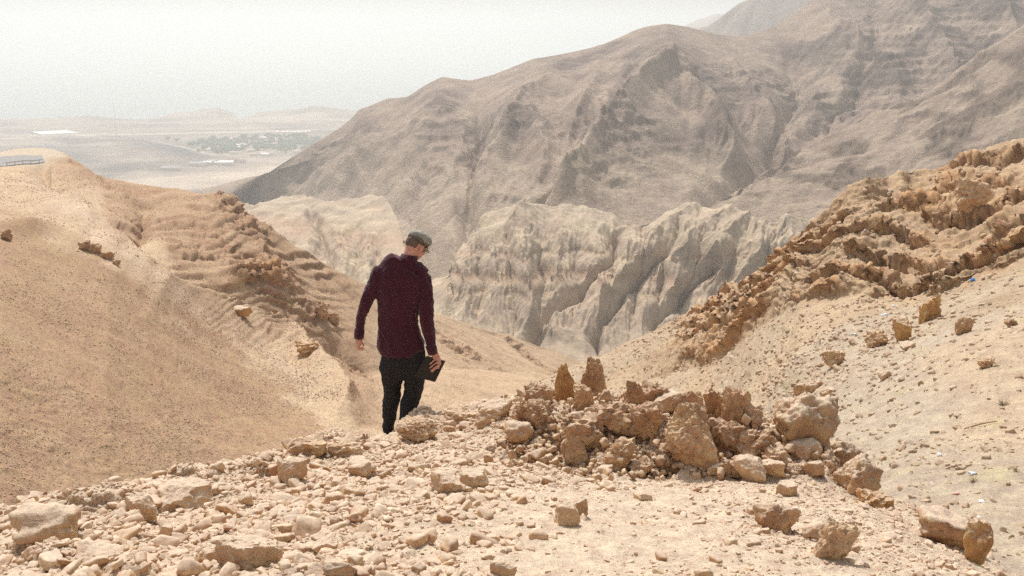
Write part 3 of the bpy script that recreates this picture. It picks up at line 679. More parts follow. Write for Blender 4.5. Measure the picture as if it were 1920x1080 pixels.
# the two standing stones and the broken crest of the outcrop
B = [
 (1057, 752, 46, 80, 'tall orange pointed rock, left one of the two standing highest on the outcrop', 'spire', 11, ORA, 1, 5),
 (1118, 745, 56, 82, 'tall grey brown pointed rock, right one of the two standing highest on the outcrop', 'spire', 12, OCH, 1, 5),
 (1094, 762, 40, 45, 'small blunt rock wedged between the two tall pointed rocks', 'knobbly', 13, OCH, 1, 4),
 (1192, 758, 44, 50, 'squarish upright rock just right of the taller pair on the outcrop crest', 'knobbly', 14, OCH, 1, 4),
 (1226, 756, 52, 48, 'dark craggy rock with split top on the outcrop crest', 'knobbly', 15, CRU, 1, 4),
 (1248, 770, 56, 32, 'pale flat topped slab lying on the outcrop crest', 'slab', 16, PAL, 1, 4),
 (1291, 792, 54, 64, 'rounded upright knob on the outcrop crest left of a notch', 'knobbly', 17, OCH, 1, 4),
 (1336, 776, 48, 54, 'narrow upright split rock on the crest between two rounded knobs', 'knobbly', 18, OCH, 1, 4),
 (1378, 786, 58, 64, 'large rounded orange knob, rightmost upright rock on the outcrop crest', 'knobbly', 19, OCH, 1, 4),
 (1410, 800, 50, 56, 'dark cracked rock below the rightmost knob of the crest', 'knobbly', 20, CRU, 1, 4),
 (1150, 800, 90, 66, 'broad lumpy brown rock in the middle of the outcrop', 'knobbly', 21, OCH, 1, 4),
 (1205, 815, 84, 78, 'large overhanging lumpy rock at the outcrop centre', 'knobbly', 22, OCH, 1, 5),
 (1090, 830, 100, 62, 'dark crusted rock with a shaded hollow below it', 'knobbly', 23, CRU, 1, 4),
 (1000, 800, 96, 66, 'craggy reddish rock at the left end of the outcrop', 'knobbly', 24, CRU, 1, 5),
 (1012, 752, 62, 34, 'dark spiky crust of rock on the outcrop crest left of the standing pair', 'knobbly', 25, CRU, 1, 4),
 (975, 824, 56, 36, 'tan rounded boulder resting at the left foot of the outcrop', 'round', 26, OCH, 1, 4),
 (1078, 856, 50, 52, 'narrow pale jagged rock at the front of the outcrop', 'spire', 27, PAL, 1, 4),
 (1163, 868, 74, 62, 'rounded crusted boulder in front of the outcrop', 'knobbly', 28, OCH, 1, 4),
 (1205, 884, 64, 40, 'low dark boulder with bristly crust at the foot of the outcrop', 'knobbly', 29, CRU, 1, 4),
 (1298, 860, 104, 104, 'large triangular lumpy rock face at the front of the outcrop', 'spire', 30, OCH, 1, 5),
 (1356, 846, 90, 84, 'brown rock with dark vertical hollow right of the triangular face', 'knobbly', 31, CRU, 1, 4),
 (1412, 850, 80, 66, 'cracked dark brown rock sloping down the right of the outcrop', 'knobbly', 32, CRU, 1, 4),
 (1448, 870, 60, 44, 'broken brown rock at the right shoulder of the outcrop', 'knobbly', 33, CRU, 1, 4),
 (1372, 884, 62, 36, 'dark pitted rock low down beside the pale blocks', 'knobbly', 34, CRU, 1, 4),
 (1405, 898, 60, 44, 'pale sharp edged block lying at the right foot of the outcrop', 'angular', 35, PAL, 1, 4),
 (1448, 888, 44, 30, 'flat brown block touching the pale sharp edged block', 'angular', 36, OCH, 1, 4),
 (1340, 885, 34, 20, 'small square stone in front of the outcrop', 'angular', 37, PAL, 1, 3),
 (1515, 832, 128, 100, 'biggest boulder, rounded and cracked, at the right end of the outcrop', 'round', 38, OCH, 1, 5),
 (1502, 852, 66, 34, 'pale flat slab leaning under the biggest cracked boulder', 'slab', 39, PAL, 1, 4),
 (1588, 868, 90, 62, 'rounded boulder lying right of and below the biggest one', 'round', 40, OCH, 1, 5),
 (1608, 922, 88, 74, 'square tan boulder with a dark pit in its face', 'round', 41, OCH, 1, 5),
 (1528, 892, 38, 32, 'small brown block in the gap under the boulders', 'angular', 42, OCH, 1, 3),
 (1640, 948, 66, 34, 'crumbling orange rock at the foot of the square tan boulder', 'knobbly', 43, ORA, 1, 4),
 (1474, 926, 42, 24, 'flat pale stone below the right end of the outcrop', 'slab', 44, PAL, 1, 3),
 (1455, 992, 86, 60, 'isolated tan boulder with rough pitted face on the dusty ground', 'round', 45, OCH, 1, 5),
 (1560, 1046, 62, 76, 'knuckle shaped pale rock leaning towards the right slope', 'knobbly', 46, PAL, 1, 4),
 (1530, 1006, 58, 36, 'pale lump behind the knuckle shaped rock', 'round', 47, PAL, 1, 4),
 (1775, 1012, 110, 60, 'dark brown ledge rock on the lip of the drop at lower right', 'round', 48, CRU, 1, 4),
 (1826, 1052, 60, 84, 'orange brown upright slab at the lip of the drop at lower right', 'slab', 152, ORA, 1, 4),
 (1063, 980, 46, 40, 'pale angular stone in a pair on the open dusty ground', 'angular', 50, PAL, 1, 4),
 (1080, 962, 46, 30, 'orange stone leaning on the pale angular one in the open', 'angular', 51, OCH, 1, 4),
 (1205, 934, 36, 18, 'small flat stone alone on the open dust', 'slab', 52, PAL, 1, 3),
 (842, 918, 72, 32, 'long pale slab tilted up on the rubble', 'slab', 53, PAL, 1, 4),
 (890, 910, 54, 30, 'low brown edged slab beside the tilted pale slab', 'slab', 54, PAL, 1, 4),
 (470, 1064, 122, 64, 'largest pale block in the left rubble, cleft across its top', 'angular', 55, PAL, 1, 5),
 (392, 1058, 58, 36, 'cream block lying against the largest pale block', 'angular', 56, PAL, 1, 4),
 (550, 902, 56, 44, 'pyramid shaped tan stone near the left edge of the ridge', 'angular', 57, PAL, 1, 4),
 (680, 890, 52, 28, 'rounded pale stone on the rubble left of the ridge top', 'round', 58, PAL, 1, 4),
 (462, 943, 30, 20, 'small loaf shaped stone resting on bare slab', 'round', 59, PAL, 1, 3),
 (252, 980, 26, 26, 'pale chalky stone tilted in a crack of the ledge', 'slab', 60, PAL, 1, 3),
 (470, 1012, 28, 22, 'oval cream stone behind the largest pale block', 'round', 61, PAL, 1, 3),
 (315, 1010, 30, 28, 'cube like stone with a pale top near the ledge', 'angular', 62, PAL, 1, 3),
 (90, 1010, 130, 66, 'broad pale rock mound at the left edge of the picture', 'round', 63, PAL, 1, 4),
 (345, 946, 116, 44, 'long overhanging pale ledge rock with shaded underside', 'slab', 64, PAL, 1, 4),
 (265, 962, 64, 40, 'wedge shaped ledge rock left of the overhanging one', 'angular', 65, PAL, 1, 4),
 (782, 822, 78, 42, 'pale knobbly rock hiding the walker\'s rear foot', 'knobbly', 66, PAL, 1, 5),
 (582, 846, 74, 30, 'yellowish crusted rock on the lip left of the walker', 'knobbly', 67, OCH, 1, 4),
 (650, 850, 70, 28, 'low crusted ledge rock below the walker', 'knobbly', 68, PAL, 1, 4),
 (860, 790, 80, 30, 'spread of broken crust on the lip right of the walker', 'knobbly', 69, PAL, 1, 4),
 (925, 788, 70, 40, 'tilted pale plates of rock where the outcrop begins', 'slab', 70, PAL, 1, 4),
 (945, 1080, 50, 34, 'tan stone cut by the bottom edge near the centre', 'angular', 71, PAL, 1, 4),
 (640, 1082, 60, 32, 'round backed cream stone at the bottom edge left of centre', 'round', 72, PAL, 1, 4),
 (180, 1052, 90, 30, 'thin flat stone lying near the lower left corner', 'slab', 73, PAL, 1, 4),
 (610, 1036, 52, 30, 'tan wedge stone right of the largest pale block', 'angular', 74, PAL, 1, 4),
]
for u, v, wp_, hp_, lb, stl, sd_, pal, _, n_ in B:
    sink = .28 if stl in ('knobbly', 'spire') else .22 if wp_ > 60 else .12
    boulder(G, u, v, wp_, hp_, lb, stl, sd_, pal, sink=sink, n=n_, depth=.8 if stl != 'slab' else .9, lean=(14 if sd_ == 53 else -12 if sd_ in (39, 16) else 18 if sd_ == 46 else 0))

# ---- loose stones: the 300 that show largest are things, the others are stuff
def bin_mat(src, name, cols):
    """same rock, but every scattered stone picks its own colour"""
    m = src.copy(); m.name = name; t = m.node_tree
    at = [n for n in t.nodes if n.type == 'ATTRIBUTE'][0]; oi = t.nodes.new('ShaderNodeObjectInfo'); cr = t.nodes.new('ShaderNodeValToRGB')
    t.links.new(oi.outputs['Random'], cr.inputs[0]); e = cr.color_ramp.elements
    while len(e) < len(cols): e.new(.5)
    for k, c_ in enumerate(cols): e[k].position = k / (len(cols) - 1); e[k].color = (*c_, 1)
    for l in list(at.outputs['Color'].links): t.links.new(cr.outputs['Color'], l.to_socket)
    t.nodes.remove(at); return m
def shape_set(name, mat):
    c_ = bpy.data.collections.new(name)
    for k in range(24):
        p_, f_ = rock_verts(700 + k, 3, 6, 120, .035, .5)
        o = mesh_np('stone_shape', p_, f_, mat); COL.objects.unlink(o); c_.objects.link(o)
    return c_
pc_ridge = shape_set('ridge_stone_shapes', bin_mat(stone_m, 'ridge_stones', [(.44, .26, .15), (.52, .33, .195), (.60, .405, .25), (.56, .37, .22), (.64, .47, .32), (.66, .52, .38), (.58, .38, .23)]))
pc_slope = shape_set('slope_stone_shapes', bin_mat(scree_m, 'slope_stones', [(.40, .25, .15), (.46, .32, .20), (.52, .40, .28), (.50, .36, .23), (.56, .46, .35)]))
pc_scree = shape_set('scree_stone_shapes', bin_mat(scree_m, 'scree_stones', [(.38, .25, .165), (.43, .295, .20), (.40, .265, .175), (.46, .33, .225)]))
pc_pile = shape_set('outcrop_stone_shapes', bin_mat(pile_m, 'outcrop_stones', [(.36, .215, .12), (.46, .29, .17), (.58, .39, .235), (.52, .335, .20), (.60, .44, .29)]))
def scatter(name, locs, eul, scl, pc):
    """many stones as one object: a point per stone, a stone shape on every point"""
    me = bpy.data.meshes.new(name); n = len(locs); me.vertices.add(n); me.vertices.foreach_set('co', np.asarray(locs, np.float32).ravel())
    for nm, dt, key, arr in (('turn', 'FLOAT_VECTOR', 'vector', eul), ('size3', 'FLOAT_VECTOR', 'vector', scl)):
        at = me.attributes.new(nm, dt, 'POINT'); at.data.foreach_set(key, np.asarray(arr, np.float32).ravel())
    o = bpy.data.objects.new(name, me); COL.objects.link(o); o['kind'] = 'stuff'
    g = bpy.data.node_groups.new(name, 'GeometryNodeTree'); g.interface.new_socket('Geometry', in_out='INPUT', socket_type='NodeSocketGeometry'); g.interface.new_socket('Geometry', in_out='OUTPUT', socket_type='NodeSocketGeometry')
    N = g.nodes; L = g.links; gi_ = N.new('NodeGroupInput'); go = N.new('NodeGroupOutput'); ip = N.new('GeometryNodeInstanceOnPoints'); ci = N.new('GeometryNodeCollectionInfo')
    ci.inputs['Collection'].default_value = pc; ci.inputs['Separate Children'].default_value = True; ci.inputs['Reset Children'].default_value = True
    L.new(gi_.outputs[0], ip.inputs['Points']); L.new(ci.outputs[0], ip.inputs['Instance']); ip.inputs['Pick Instance'].default_value = True
    for nm, sock in (('turn', 'Rotation'), ('size3', 'Scale')):
        na = N.new('GeometryNodeInputNamedAttribute'); na.data_type = 'FLOAT_VECTOR'; na.inputs['Name'].default_value = nm
        L.new(na.outputs[0], ip.inputs[sock])
    L.new(ip.outputs[0], go.inputs[0]); md = o.modifiers.new('stones', 'NODES'); md.node_group = g
    return o
rg = np.random.RandomState(12)
idxr = np.arange(G.Y.shape[0])[:, None]
def jitter(S, a, b, r):
    n0, n1 = S.X.shape; out = []
    q, w_ = r.uniform(-.7, .7, len(a)), r.uniform(-.7, .7, len(a))
    a2 = np.clip(a + np.where(q > 0, 1, -1), 0, n0 - 1); b2 = np.clip(b + np.where(w_ > 0, 1, -1), 0, n1 - 1)
    for A in (S.X, S.Y, S.Z): out.append(A[a, b] + (A[a2, b] - A[a, b]) * np.abs(q) + (A[a, b2] - A[a, b]) * np.abs(w_))
    return np.stack(out, 1)
def cell_area(S):
    gi = np.gradient(np.stack([S.X, S.Y, S.Z], -1), axis=0); gj = np.gradient(np.stack([S.X, S.Y, S.Z], -1), axis=1)
    return np.linalg.norm(np.cross(gi, gj), axis=-1)
vis = (G.Y > 2.3) & (idxr < 284) & (G.pu > -120) & (G.pu < 2040) & (G.pv < 1150)
ii, jj = np.where(vis); area = cell_area(G); U_, V_ = G.pu, G.pv
dens = .42 + 1.7 * sstep(1050, 640, U_) + .55 * sstep(1250, 1500, U_) + .9 * sstep(930, 880, V_) + .8 * blob(U_, V_, 1560, 960, 200, 40) + .5 * blob(U_, V_, 1500, 1060, 200, 40)
dens *= 1 - .75 * blob(U_, V_, 1060, 1030, 230, 60) - .6 * blob(U_, V_, 100, 1000, 120, 35)
dens *= .5 + 1.4 * np.clip(fbm(G.X, G.Y, None, .5, 3, seed=77) + .45, 0, 1)
wgt = (area * np.clip(dens, .02, 9))[ii, jj]; wgt /= wgt.sum()
NP = 80000
sel = rg.choice(len(ii), NP, p=wgt); si, sj = ii[sel], jj[sel]
size = np.clip(np.exp(rg.normal(math.log(.0066), .74, NP)), .003, .052)
size *= 1 - .4 * sstep(950, 1200, U_[si, sj]) * (V_[si, sj] > 890)
dist = np.hypot(G.Y[si, sj], G.Z[si, sj] - Z0)
order = np.argsort(-size / dist * ((U_[si, sj] > 0) & (U_[si, sj] < 1920) & (V_[si, sj] < 1085)))
SL = jitter(G, si, sj, rg)
S3 = size[:, None] * np.stack([rg.uniform(.9, 1.6, NP), rg.uniform(.75, 1.1, NP), rg.uniform(.45, .85, NP)], 1)
NR = G.N[si, sj]; tl = .38
EU = np.stack([-NR[:, 1] * .7 + rg.uniform(-tl, tl, NP), NR[:, 0] * .7 + rg.uniform(-tl, tl, NP), rg.uniform(0, 6.28, NP)], 1)
kind_ = rg.uniform(0, 1, NP)
SC = mixc((.60, .405, .25), (.50, .315, .18), rg.uniform(0, 1, NP))
SC[kind_ < .15] = (.66, .50, .345); SC[kind_ > .90] = (.46, .27, .15)
SC *= rg.uniform(.88, 1.08, NP)[:, None]
tone = np.where(kind_ < .15, 'pale', np.where(kind_ > .90, 'brown', 'tan'))

LM = [(1150, 770, 'broad lumpy rock'), (1205, 780, 'overhanging lumpy rock'), (1090, 800, 'dark crusted rock'), (1000, 770, 'craggy reddish rock'), (1356, 805, 'rock with the vertical hollow'), (1412, 820, 'cracked dark rock'), (1448, 850, 'rock on the right shoulder'), (1340, 877, 'small square stone'), (1078, 830, 'narrow jagged rock'), (1012, 735, 'dark spiky crust'), (1248, 755, 'flat topped slab'),
      (1057, 715, 'left standing rock'), (1118, 700, 'right standing rock'), (1226, 735, 'split craggy rock'), (1291, 760, 'rounded knob by the notch'), (1378, 750, 'rightmost upright knob'), (975, 808, 'boulder at the outcrop\'s left foot'),
      (1163, 840, 'rounded boulder fronting the outcrop'), (1205, 866, 'low bristly boulder'), (1298, 815, 'triangular lumpy rock'), (1405, 878, 'pale block by the outcrop'), (1515, 790, 'biggest boulder'), (1588, 840, 'second biggest boulder'), (1608, 888, 'boulder with the dark pit'),
      (1640, 935, 'crumbling orange rock'), (1474, 915, 'flat pale stone under the outcrop'), (1455, 965, 'isolated tan boulder'), (1560, 1010, 'knuckle shaped rock'), (1775, 985, 'dark ledge rock at lower right'), (1826, 1005, 'upright orange slab'), (1063, 962, 'pair of stones on open dust'),
      (1205, 926, 'lone flat stone on open dust'), (842, 903, 'long tilted pale slab'), (470, 1035, 'largest pale block'), (392, 1042, 'cream block beside the largest'), (550, 882, 'pyramid shaped stone'), (680, 878, 'rounded stone left of the ridge top'), (462, 935, 'loaf shaped stone'), (252, 968, 'chalky tilted stone'),
      (315, 997, 'cube like stone'), (90, 985, 'broad pale mound'), (345, 928, 'overhanging pale ledge'), (265, 945, 'wedge shaped ledge rock'), (782, 800, 'knobbly rock by the walker'), (582, 830, 'yellowish crusted rock'), (650, 836, 'ledge below the walker'), (860, 778, 'broken crust on the lip'), (925, 770, 'tilted pale plates'),
      (945, 1066, 'stone cut by the bottom edge'), (640, 1068, 'round backed bottom stone'), (180, 1040, 'thin flat corner stone'), (610, 1022, 'tan wedge stone')]
def where(u, v):
    d = [math.hypot(u - a, (v - b) * 1.3) for a, b, _ in LM]; k = int(np.argmin(d)); a, b, nm = LM[k]
    du, dv = u - a, (v - b) * 1.3
    if abs(du) > 2 * abs(dv): w_ = 'left of' if du < 0 else 'right of'
    elif abs(dv) > 2 * abs(du): w_ = 'above' if dv < 0 else 'below'
    else: w_ = ('above' if dv < 0 else 'below') + ' and ' + ('left of' if du < 0 else 'right of')
    return ('just ' if d[k] < 45 else '' if d[k] < 90 else 'well ') + w_ + ' the ' + nm
used = {}
def say(o, lab, size_words=('',)):
    if len(lab.split()) > 15: lab = lab.replace(' loose', '')
    cand = [lab] + [w_ + lab for w_ in size_words]
    for c_ in cand:
        if c_ not in used and len(c_.split()) <= 16: used[c_] = 1; o['label'] = c_; return
    o['label'] = lab
smesh = {}
def stone_obj(name, loc, eul, scl, col, knd, group, cat, shape):
    key = (knd, shape)
    if key not in smesh:
        p, f = shape_src(shape); c = np.tile(col, (len(p), 1)) * (1 + .25 * fbm(p[:, 0], p[:, 1], p[:, 2], .6, 3, seed=shape % 50))[:, None]
        smesh[key] = mesh_np(name, p, f, pile_m if knd.startswith('pile') else stone_m, False, c); o = smesh[key]
    else:
        o = smesh[key].copy(); COL.objects.link(o)
    o.location = loc; o.rotation_euler = eul; o.scale = scl; o['group'] = group; o['category'] = cat
    return o
def shape_src(k): return rock_verts(500 + k, 3, 7, 120, .045, .5) if k < 40 else rock_verts(500 + k, 3, 14, 14, .20, .5, .2)
for r_, k in enumerate(order[:300]):
    o = stone_obj('stone', SL[k] + np.array([0, 0, S3[k, 2] * .35]), EU[k], S3[k], SC[k] / 1.0, tone[k] + str(k % 3), 'loose stones strewn over the ridge', 'stone', int(k % 16))
    fl = S3[k, 2] / S3[k, 0]
    sh = 'flat' if fl < .42 else 'chunky' if fl > .68 else 'squat'
    say(o, f'{tone[k]} {sh} loose stone {where(U_[si[k], sj[k]], V_[si[k], sj[k]])}', ('large ', 'smaller ', 'very small '))
rest = order[300:]
cut_ = int(len(rest) * .12)
for nm, ids in (('rubble', rest[:cut_]), ('gravel', rest[cut_:])):
    scatter(nm, SL[ids] + np.stack([0 * ids, 0 * ids, S3[ids, 2] * .25], 1), EU[ids], S3[ids], pc_ridge)
# medium broken rocks that make up the body of the outcrop and the broken lip of the ridge
wk = (area * (pilem * sstep(700, 760, V_) * 1.0 + .16 * (idxr > 190) * (idxr < 278) * sstep(1000, 900, U_) * sstep(0, 60, U_)))[ii, jj]; wk /= wk.sum()
s2 = rg.choice(len(ii), 290, p=wk)
for q, k in enumerate(s2):
    i, j = ii[k], jj[k]; pl_ = pilem[i, j] > .3
    z_ = rg.uniform(.022, .066) if pl_ else rg.uniform(.03, .065)
    col = (mixc((.58, .41, .26), (.42, .275, .165), np.array(rg.uniform(0, 1))) if pl_ else mixc((.58, .44, .31), (.46, .32, .20), np.array(rg.uniform(0, 1))))
    sc = z_ * np.array([rg.uniform(.9, 1.3), rg.uniform(.8, 1.1), rg.uniform(.8, 1.4) if pl_ else rg.uniform(.5, .9)])
    o = stone_obj('broken_rock', (G.X[i, j], G.Y[i, j], G.Z[i, j] + sc[2] * .3), (rg.uniform(-.4, .4), rg.uniform(-.4, .4), rg.uniform(0, 6.28)), sc, col, ('pile' if pl_ else 'lip') + str(q % 4),
                  'broken rocks of the outcrop' if pl_ else 'broken rocks along the ridge lip', 'rock', 40 + q % 12)
    say(o, f"{'brown' if pl_ else 'pale'} {'upright' if sc[2] > sc[0] else 'lumpy'} broken rock {where(U_[i, j], V_[i, j])}", ('big ', 'little ', 'crusted '))

wk = (area * pilem * sstep(690, 750, V_))[ii, jj]; wk /= wk.sum(); s3_ = rg.choice(len(ii), 5200, p=wk); a1, b1 = ii[s3_], jj[s3_]; m_ = len(s3_)
z3 = np.exp(rg.normal(math.log(.014), .5, m_))[:, None] * np.stack([rg.uniform(.8, 1.3, m_), rg.uniform(.7, 1.1, m_), rg.uniform(.6, 1.1, m_)], 1)
scatter('outcrop_rubble', np.stack([G.X[a1, b1], G.Y[a1, b1], G.Z[a1, b1] + z3[:, 2] * rg.uniform(.2, 2.2, m_)], 1), rg.uniform(0, 6.28, (m_, 3)), z3, pc_pile)
# stones lying on the canyon slopes (one mass each)
def slope_stones(S, n, mask, smin, smax, name, seed, palette):
    rg2 = np.random.RandomState(seed); i_, j_ = np.where(mask > 0)
    a_ = cell_area(S)[i_, j_] * mask[i_, j_] / S.Y[i_, j_]; a_ /= a_.sum(); s_ = rg2.choice(len(i_), n, p=a_); a, b = i_[s_], j_[s_]
    u_ = rg2.uniform(0, 1, n) ** 2.5
    sz = smin * (smax / smin) ** u_ * (S.Y[a, b] / 20) ** .6
    s3 = sz[:, None] * np.stack([rg2.uniform(.9, 1.6, n), rg2.uniform(.8, 1.1, n), rg2.uniform(.5, .9, n)], 1)
    scatter(name, jitter(S, a, b, rg2) + np.stack([0 * sz, 0 * sz, s3[:, 2] * .15], 1), rg2.uniform(-.5, .5, (n, 3)) + np.stack([0 * sz, 0 * sz, rg2.uniform(0, 6, n)], 1), s3, palette)
rr, rvv = CR.pu, CR.pv
visR = (rr > 900) & (rr < 2100) & (rvv < 1100) & (rvv > 200) & (np.arange(CR.Y.shape[0])[:, None] < 262)
litter_m = visR * (.25 + 1.2 * blob(rr, rvv, 1540, 690, 130, 70, -20) + .8 * blob(rr, rvv, 1650, 600, 120, 60, -30) + .5 * (rvv > 820)) * (.3 + np.clip(fbm(CR.X, CR.Y, None, 3, 3, seed=70) + .3, 0, 1))
slope_stones(CR, 26000, litter_m + visR * .12, .008, .10, 'slope_rubble', 41, pc_slope)
lu, lv = CL.pu, CL.pv
visL = (lu > -60) & (lu < 900) & (lv < 960) & (lv > 320) & (np.arange(CL.Y.shape[0])[:, None] < 284)
slope_stones(CL, 60000, visL * (.22 + .8 * sstep(400, 640, lv) * (lu < 640) + .5 * blob(lu, lv, 560, 700, 90, 60)) * (.15 + np.clip(fbm(CL.X, CL.Y, None, 6, 3, seed=71) + .3, 0, 1)), .010, .034, 'scree_stones', 43, pc_scree)

# ---- rocks standing on the canyon slopes
for u, v, wp_, hp_, lb, stl, sd_, pal in (
    (1738, 600, 40, 52, 'tan rock pillar on the pale right slope below the blue bag', 'knobbly', 81, ORA),
    (1688, 640, 40, 46, 'orange block with a pale top on the right slope', 'angular', 82, ORA),
    (1684, 612, 30, 26, 'narrow upright rock just behind the orange block', 'angular', 83, OCH),
    (1800, 626, 36, 34, 'crumbling brown rock right of the tan pillar on the slope', 'knobbly', 84, OCH),
    (1560, 690, 44, 34, 'crescent shaped brown outcrop low on the right slope', 'knobbly', 85, OCH),
    (1640, 648, 44, 30, 'reddish broken rock left of the orange block', 'knobbly', 86, OCH),
    (1700, 654, 30, 14, 'flat tan stone under the orange block', 'slab', 87, PAL),
    (1655, 712, 26, 20, 'pale tan stone in the middle of the right slope', 'angular', 88, PAL),
    (1550, 745, 30, 20, 'tan stone half buried above the outcrop on the right slope', 'angular', 89, OCH),
    (1525, 730, 34, 20, 'brown stone above the outcrop on the right slope', 'angular', 90, OCH),
    (1845, 690, 34, 22, 'brown stone cluster leader high on the pale right slope', 'knobbly', 91, OCH),
    (1893, 612, 24, 16, 'grey brown stone near the right edge of the picture', 'knobbly', 92, CRU),
    (1820, 390, 60, 60, 'pale tan rounded bluff rock on the right cliffs', 'knobbly', 93, PAL),
    (1500, 735, 30, 18, 'orange stone right behind the crest of the outcrop', 'angular', 94, ORA)):
    boulder(CR, u, v, wp_, hp_, lb, stl, sd_, pal, n=4, sink=.2)
for u, v, wp_, hp_, lb, stl, sd_, pal in (
    (163, 466, 26, 18, 'brown rock, first of a short row on the pale spur of the left slope', 'knobbly', 101, CRU),
    (178, 470, 24, 16, 'brown rock, second of the short row on the pale spur', 'knobbly', 102, OCH),
    (202, 480, 26, 14, 'low brown rock, third of the short row on the pale spur', 'knobbly', 103, OCH),
    (220, 495, 16, 10, 'small brown rock, lowest of the row on the pale spur', 'knobbly', 104, CRU),
    (14, 447, 20, 20, 'dark rock clump near the left edge on the brown slope', 'knobbly', 105, CRU),
    (455, 592, 40, 16, 'oval orange rock on the smooth part of the left slope', 'round', 106, ORA),
    (600, 592, 36, 30, 'reddish brown crag on the left slope behind the walker', 'knobbly', 107, CRU),
    (627, 604, 24, 20, 'small brown crag lower right of the reddish brown crag', 'knobbly', 108, CRU),
    (575, 660, 50, 22, 'orange rock cap at the foot of the eroded terraces', 'knobbly', 109, ORA)):
    boulder(CL, u, v, wp_, hp_, lb, stl, sd_, pal, n=4, sink=.25)

# ================================================================== THE WALKER
YM = 8.35
HB = -.075
def Q(u, v, dy=0.0):
    if u > 775 and v > 630 and HAND: dy += HB * min(1, (v - 630) / 25)
    return P(u, v, YM + dy)
HAND = False
PXM = float((Q(960, 600) - Q(961, 600)).length)      # metres per photo pixel at the walker
def tube_v(pts, rad, seg=18, cap=True):
    """rings along a path; rad = [(half width, half depth)]; returns verts, faces"""
    pts = [Vector(p) for p in pts]; V = []; F = []
    n = len(pts)
    for i, p in enumerate(pts):
        t = (pts[min(i + 1, n - 1)] - pts[max(i - 1, 0)]).normalized()
        b = Vector((0, 1, 0)); a = t.cross(b)
        if a.length < .2: b = Vector((0, 0, 1)); a = t.cross(b)
        a.normalize(); b = a.cross(t).normalized()
        if a.x < 0 and abs(a.x) > .3: a = -a
        ra, rb = rad[i] if isinstance(rad[i], tuple) else (rad[i], rad[i])
        for k in range(seg):
            an = 2 * math.pi * k / seg
            V.append(p + a * (ra * math.cos(an)) + b * (rb * math.sin(an)))
    for i in range(n - 1):
        for k in range(seg):
            F.append((i * seg + k, i * seg + (k + 1) % seg, (i + 1) * seg + (k + 1) % seg, (i + 1) * seg + k))
    if cap:
        F.append(tuple(range(seg))[::-1]); F.append(tuple(range((n - 1) * seg, n * seg)))
    return V, F
def dens_path(pts, rad, m=6):
    """smooth (Catmull-Rom) path"""
    rad = [r if isinstance(r, tuple) else (r, r) for r in rad]
    A = np.array([list(p) + list(r) for p, r in zip(pts, rad)], float); out = []
    A = np.vstack([2 * A[0] - A[1], A, 2 * A[-1] - A[-2]])
    for i in range(1, len(A) - 2):
        for q in range(m):
            t = q / m; p0, p1, p2, p3 = A[i - 1:i + 3]
            out.append(.5 * (2 * p1 + (p2 - p0) * t + (2 * p0 - 5 * p1 + 4 * p2 - p3) * t * t + (3 * p1 - p0 - 3 * p2 + p3) * t ** 3))
    out.append(A[-2]); out = np.array(out)
    return [Vector(x[:3]) for x in out], [(max(x[3], .002), max(x[4], .002)) for x in out]
class Blobs:
    def __init__(s): s.bm = bmesh.new()
    def add(s, V, F):
        vs = [s.bm.verts.new(v) for v in V]
        for f in F:
            try: s.bm.faces.new([vs[i] for i in f])
            except ValueError: pass
    def limb(s, pts, rad, m=6, seg=18): 
        p, r = dens_path(pts, rad, m); s.add(*tube_v(p, r, seg))
    def ball(s, c, r, M=None, n=3):
        d, f = ico(n); r = np.array(r if isinstance(r, tuple) else (r,) * 3); p = d * r
        if M is not None: p = p @ np.array(M.to_3x3()).T
        s.add([Vector(x) + Vector(c) for x in p], [tuple(int(a) for a in t) for t in f])
    def solid(s, name, voxel, mat, parent, sm=4, disp=None):
        bmesh.ops.recalc_face_normals(s.bm, faces=s.bm.faces[:])
        me = bpy.data.meshes.new(name + '_raw'); s.bm.to_mesh(me); s.bm.free()
        t = bpy.data.objects.new(name + '_raw', me); COL.objects.link(t)
        md = t.modifiers.new('r', 'REMESH'); md.mode = 'VOXEL'; md.voxel_size = voxel
        ms = t.modifiers.new('s', 'SMOOTH'); ms.iterations = sm; ms.factor = .5
        bpy.context.view_layer.update()
        m2 = bpy.data.meshes.new_from_object(t.evaluated_get(bpy.context.evaluated_depsgraph_get()))
        bpy.data.objects.remove(t); m2.name = name; m2.materials.clear(); m2.materials.append(mat)
        n = len(m2.vertices); co = np.empty(n * 3, np.float32); m2.vertices.foreach_get('co', co); co = co.reshape(-1, 3)
        if disp is not None:
            nr = np.empty(n * 3, np.float32); m2.vertices.foreach_get('normal', nr); nr = nr.reshape(-1, 3)
            co = co + nr * disp(co)[:, None]
        m2.vertices.foreach_set('co', (co - np.array(parent_loc(parent), np.float32)).ravel())
        m2.polygons.foreach_set('use_smooth', np.ones(len(m2.polygons), bool)); m2.update()
        o = bpy.data.objects.new(name, m2); COL.objects.link(o); o.parent = parent
        return o
def parent_loc(p):
    v = Vector((0, 0, 0))
    while p is not None: v += p.location; p = p.parent
    return v
def part(name, V, F, mat, parent, sm=True):
    me = bpy.data.meshes.new(name); off = parent_loc(parent)
    me.from_pydata([tuple(Vector(v) - off) for v in V], [], [tuple(f) for f in F]); me.materials.append(mat)
    bm = bmesh.new(); bm.from_mesh(me); bmesh.ops.recalc_face_normals(bm, faces=bm.faces[:]); bm.to_mesh(me); bm.free()
    me.polygons.foreach_set('use_smooth', np.full(len(me.polygons), sm)); me.update()
    o = bpy.data.objects.new(name, me); COL.objects.link(o); o.parent = parent
    return o
skin_m = plain_mat('skin', (.64, .33, .25), rough=.55, spec=.35, grain=.08, gsize=.01, bump=.0006)
hair_m = plain_mat('hair', (.17, .115, .09), rough=.8, spec=.2, grain=.35, gsize=.004, bump=.002)
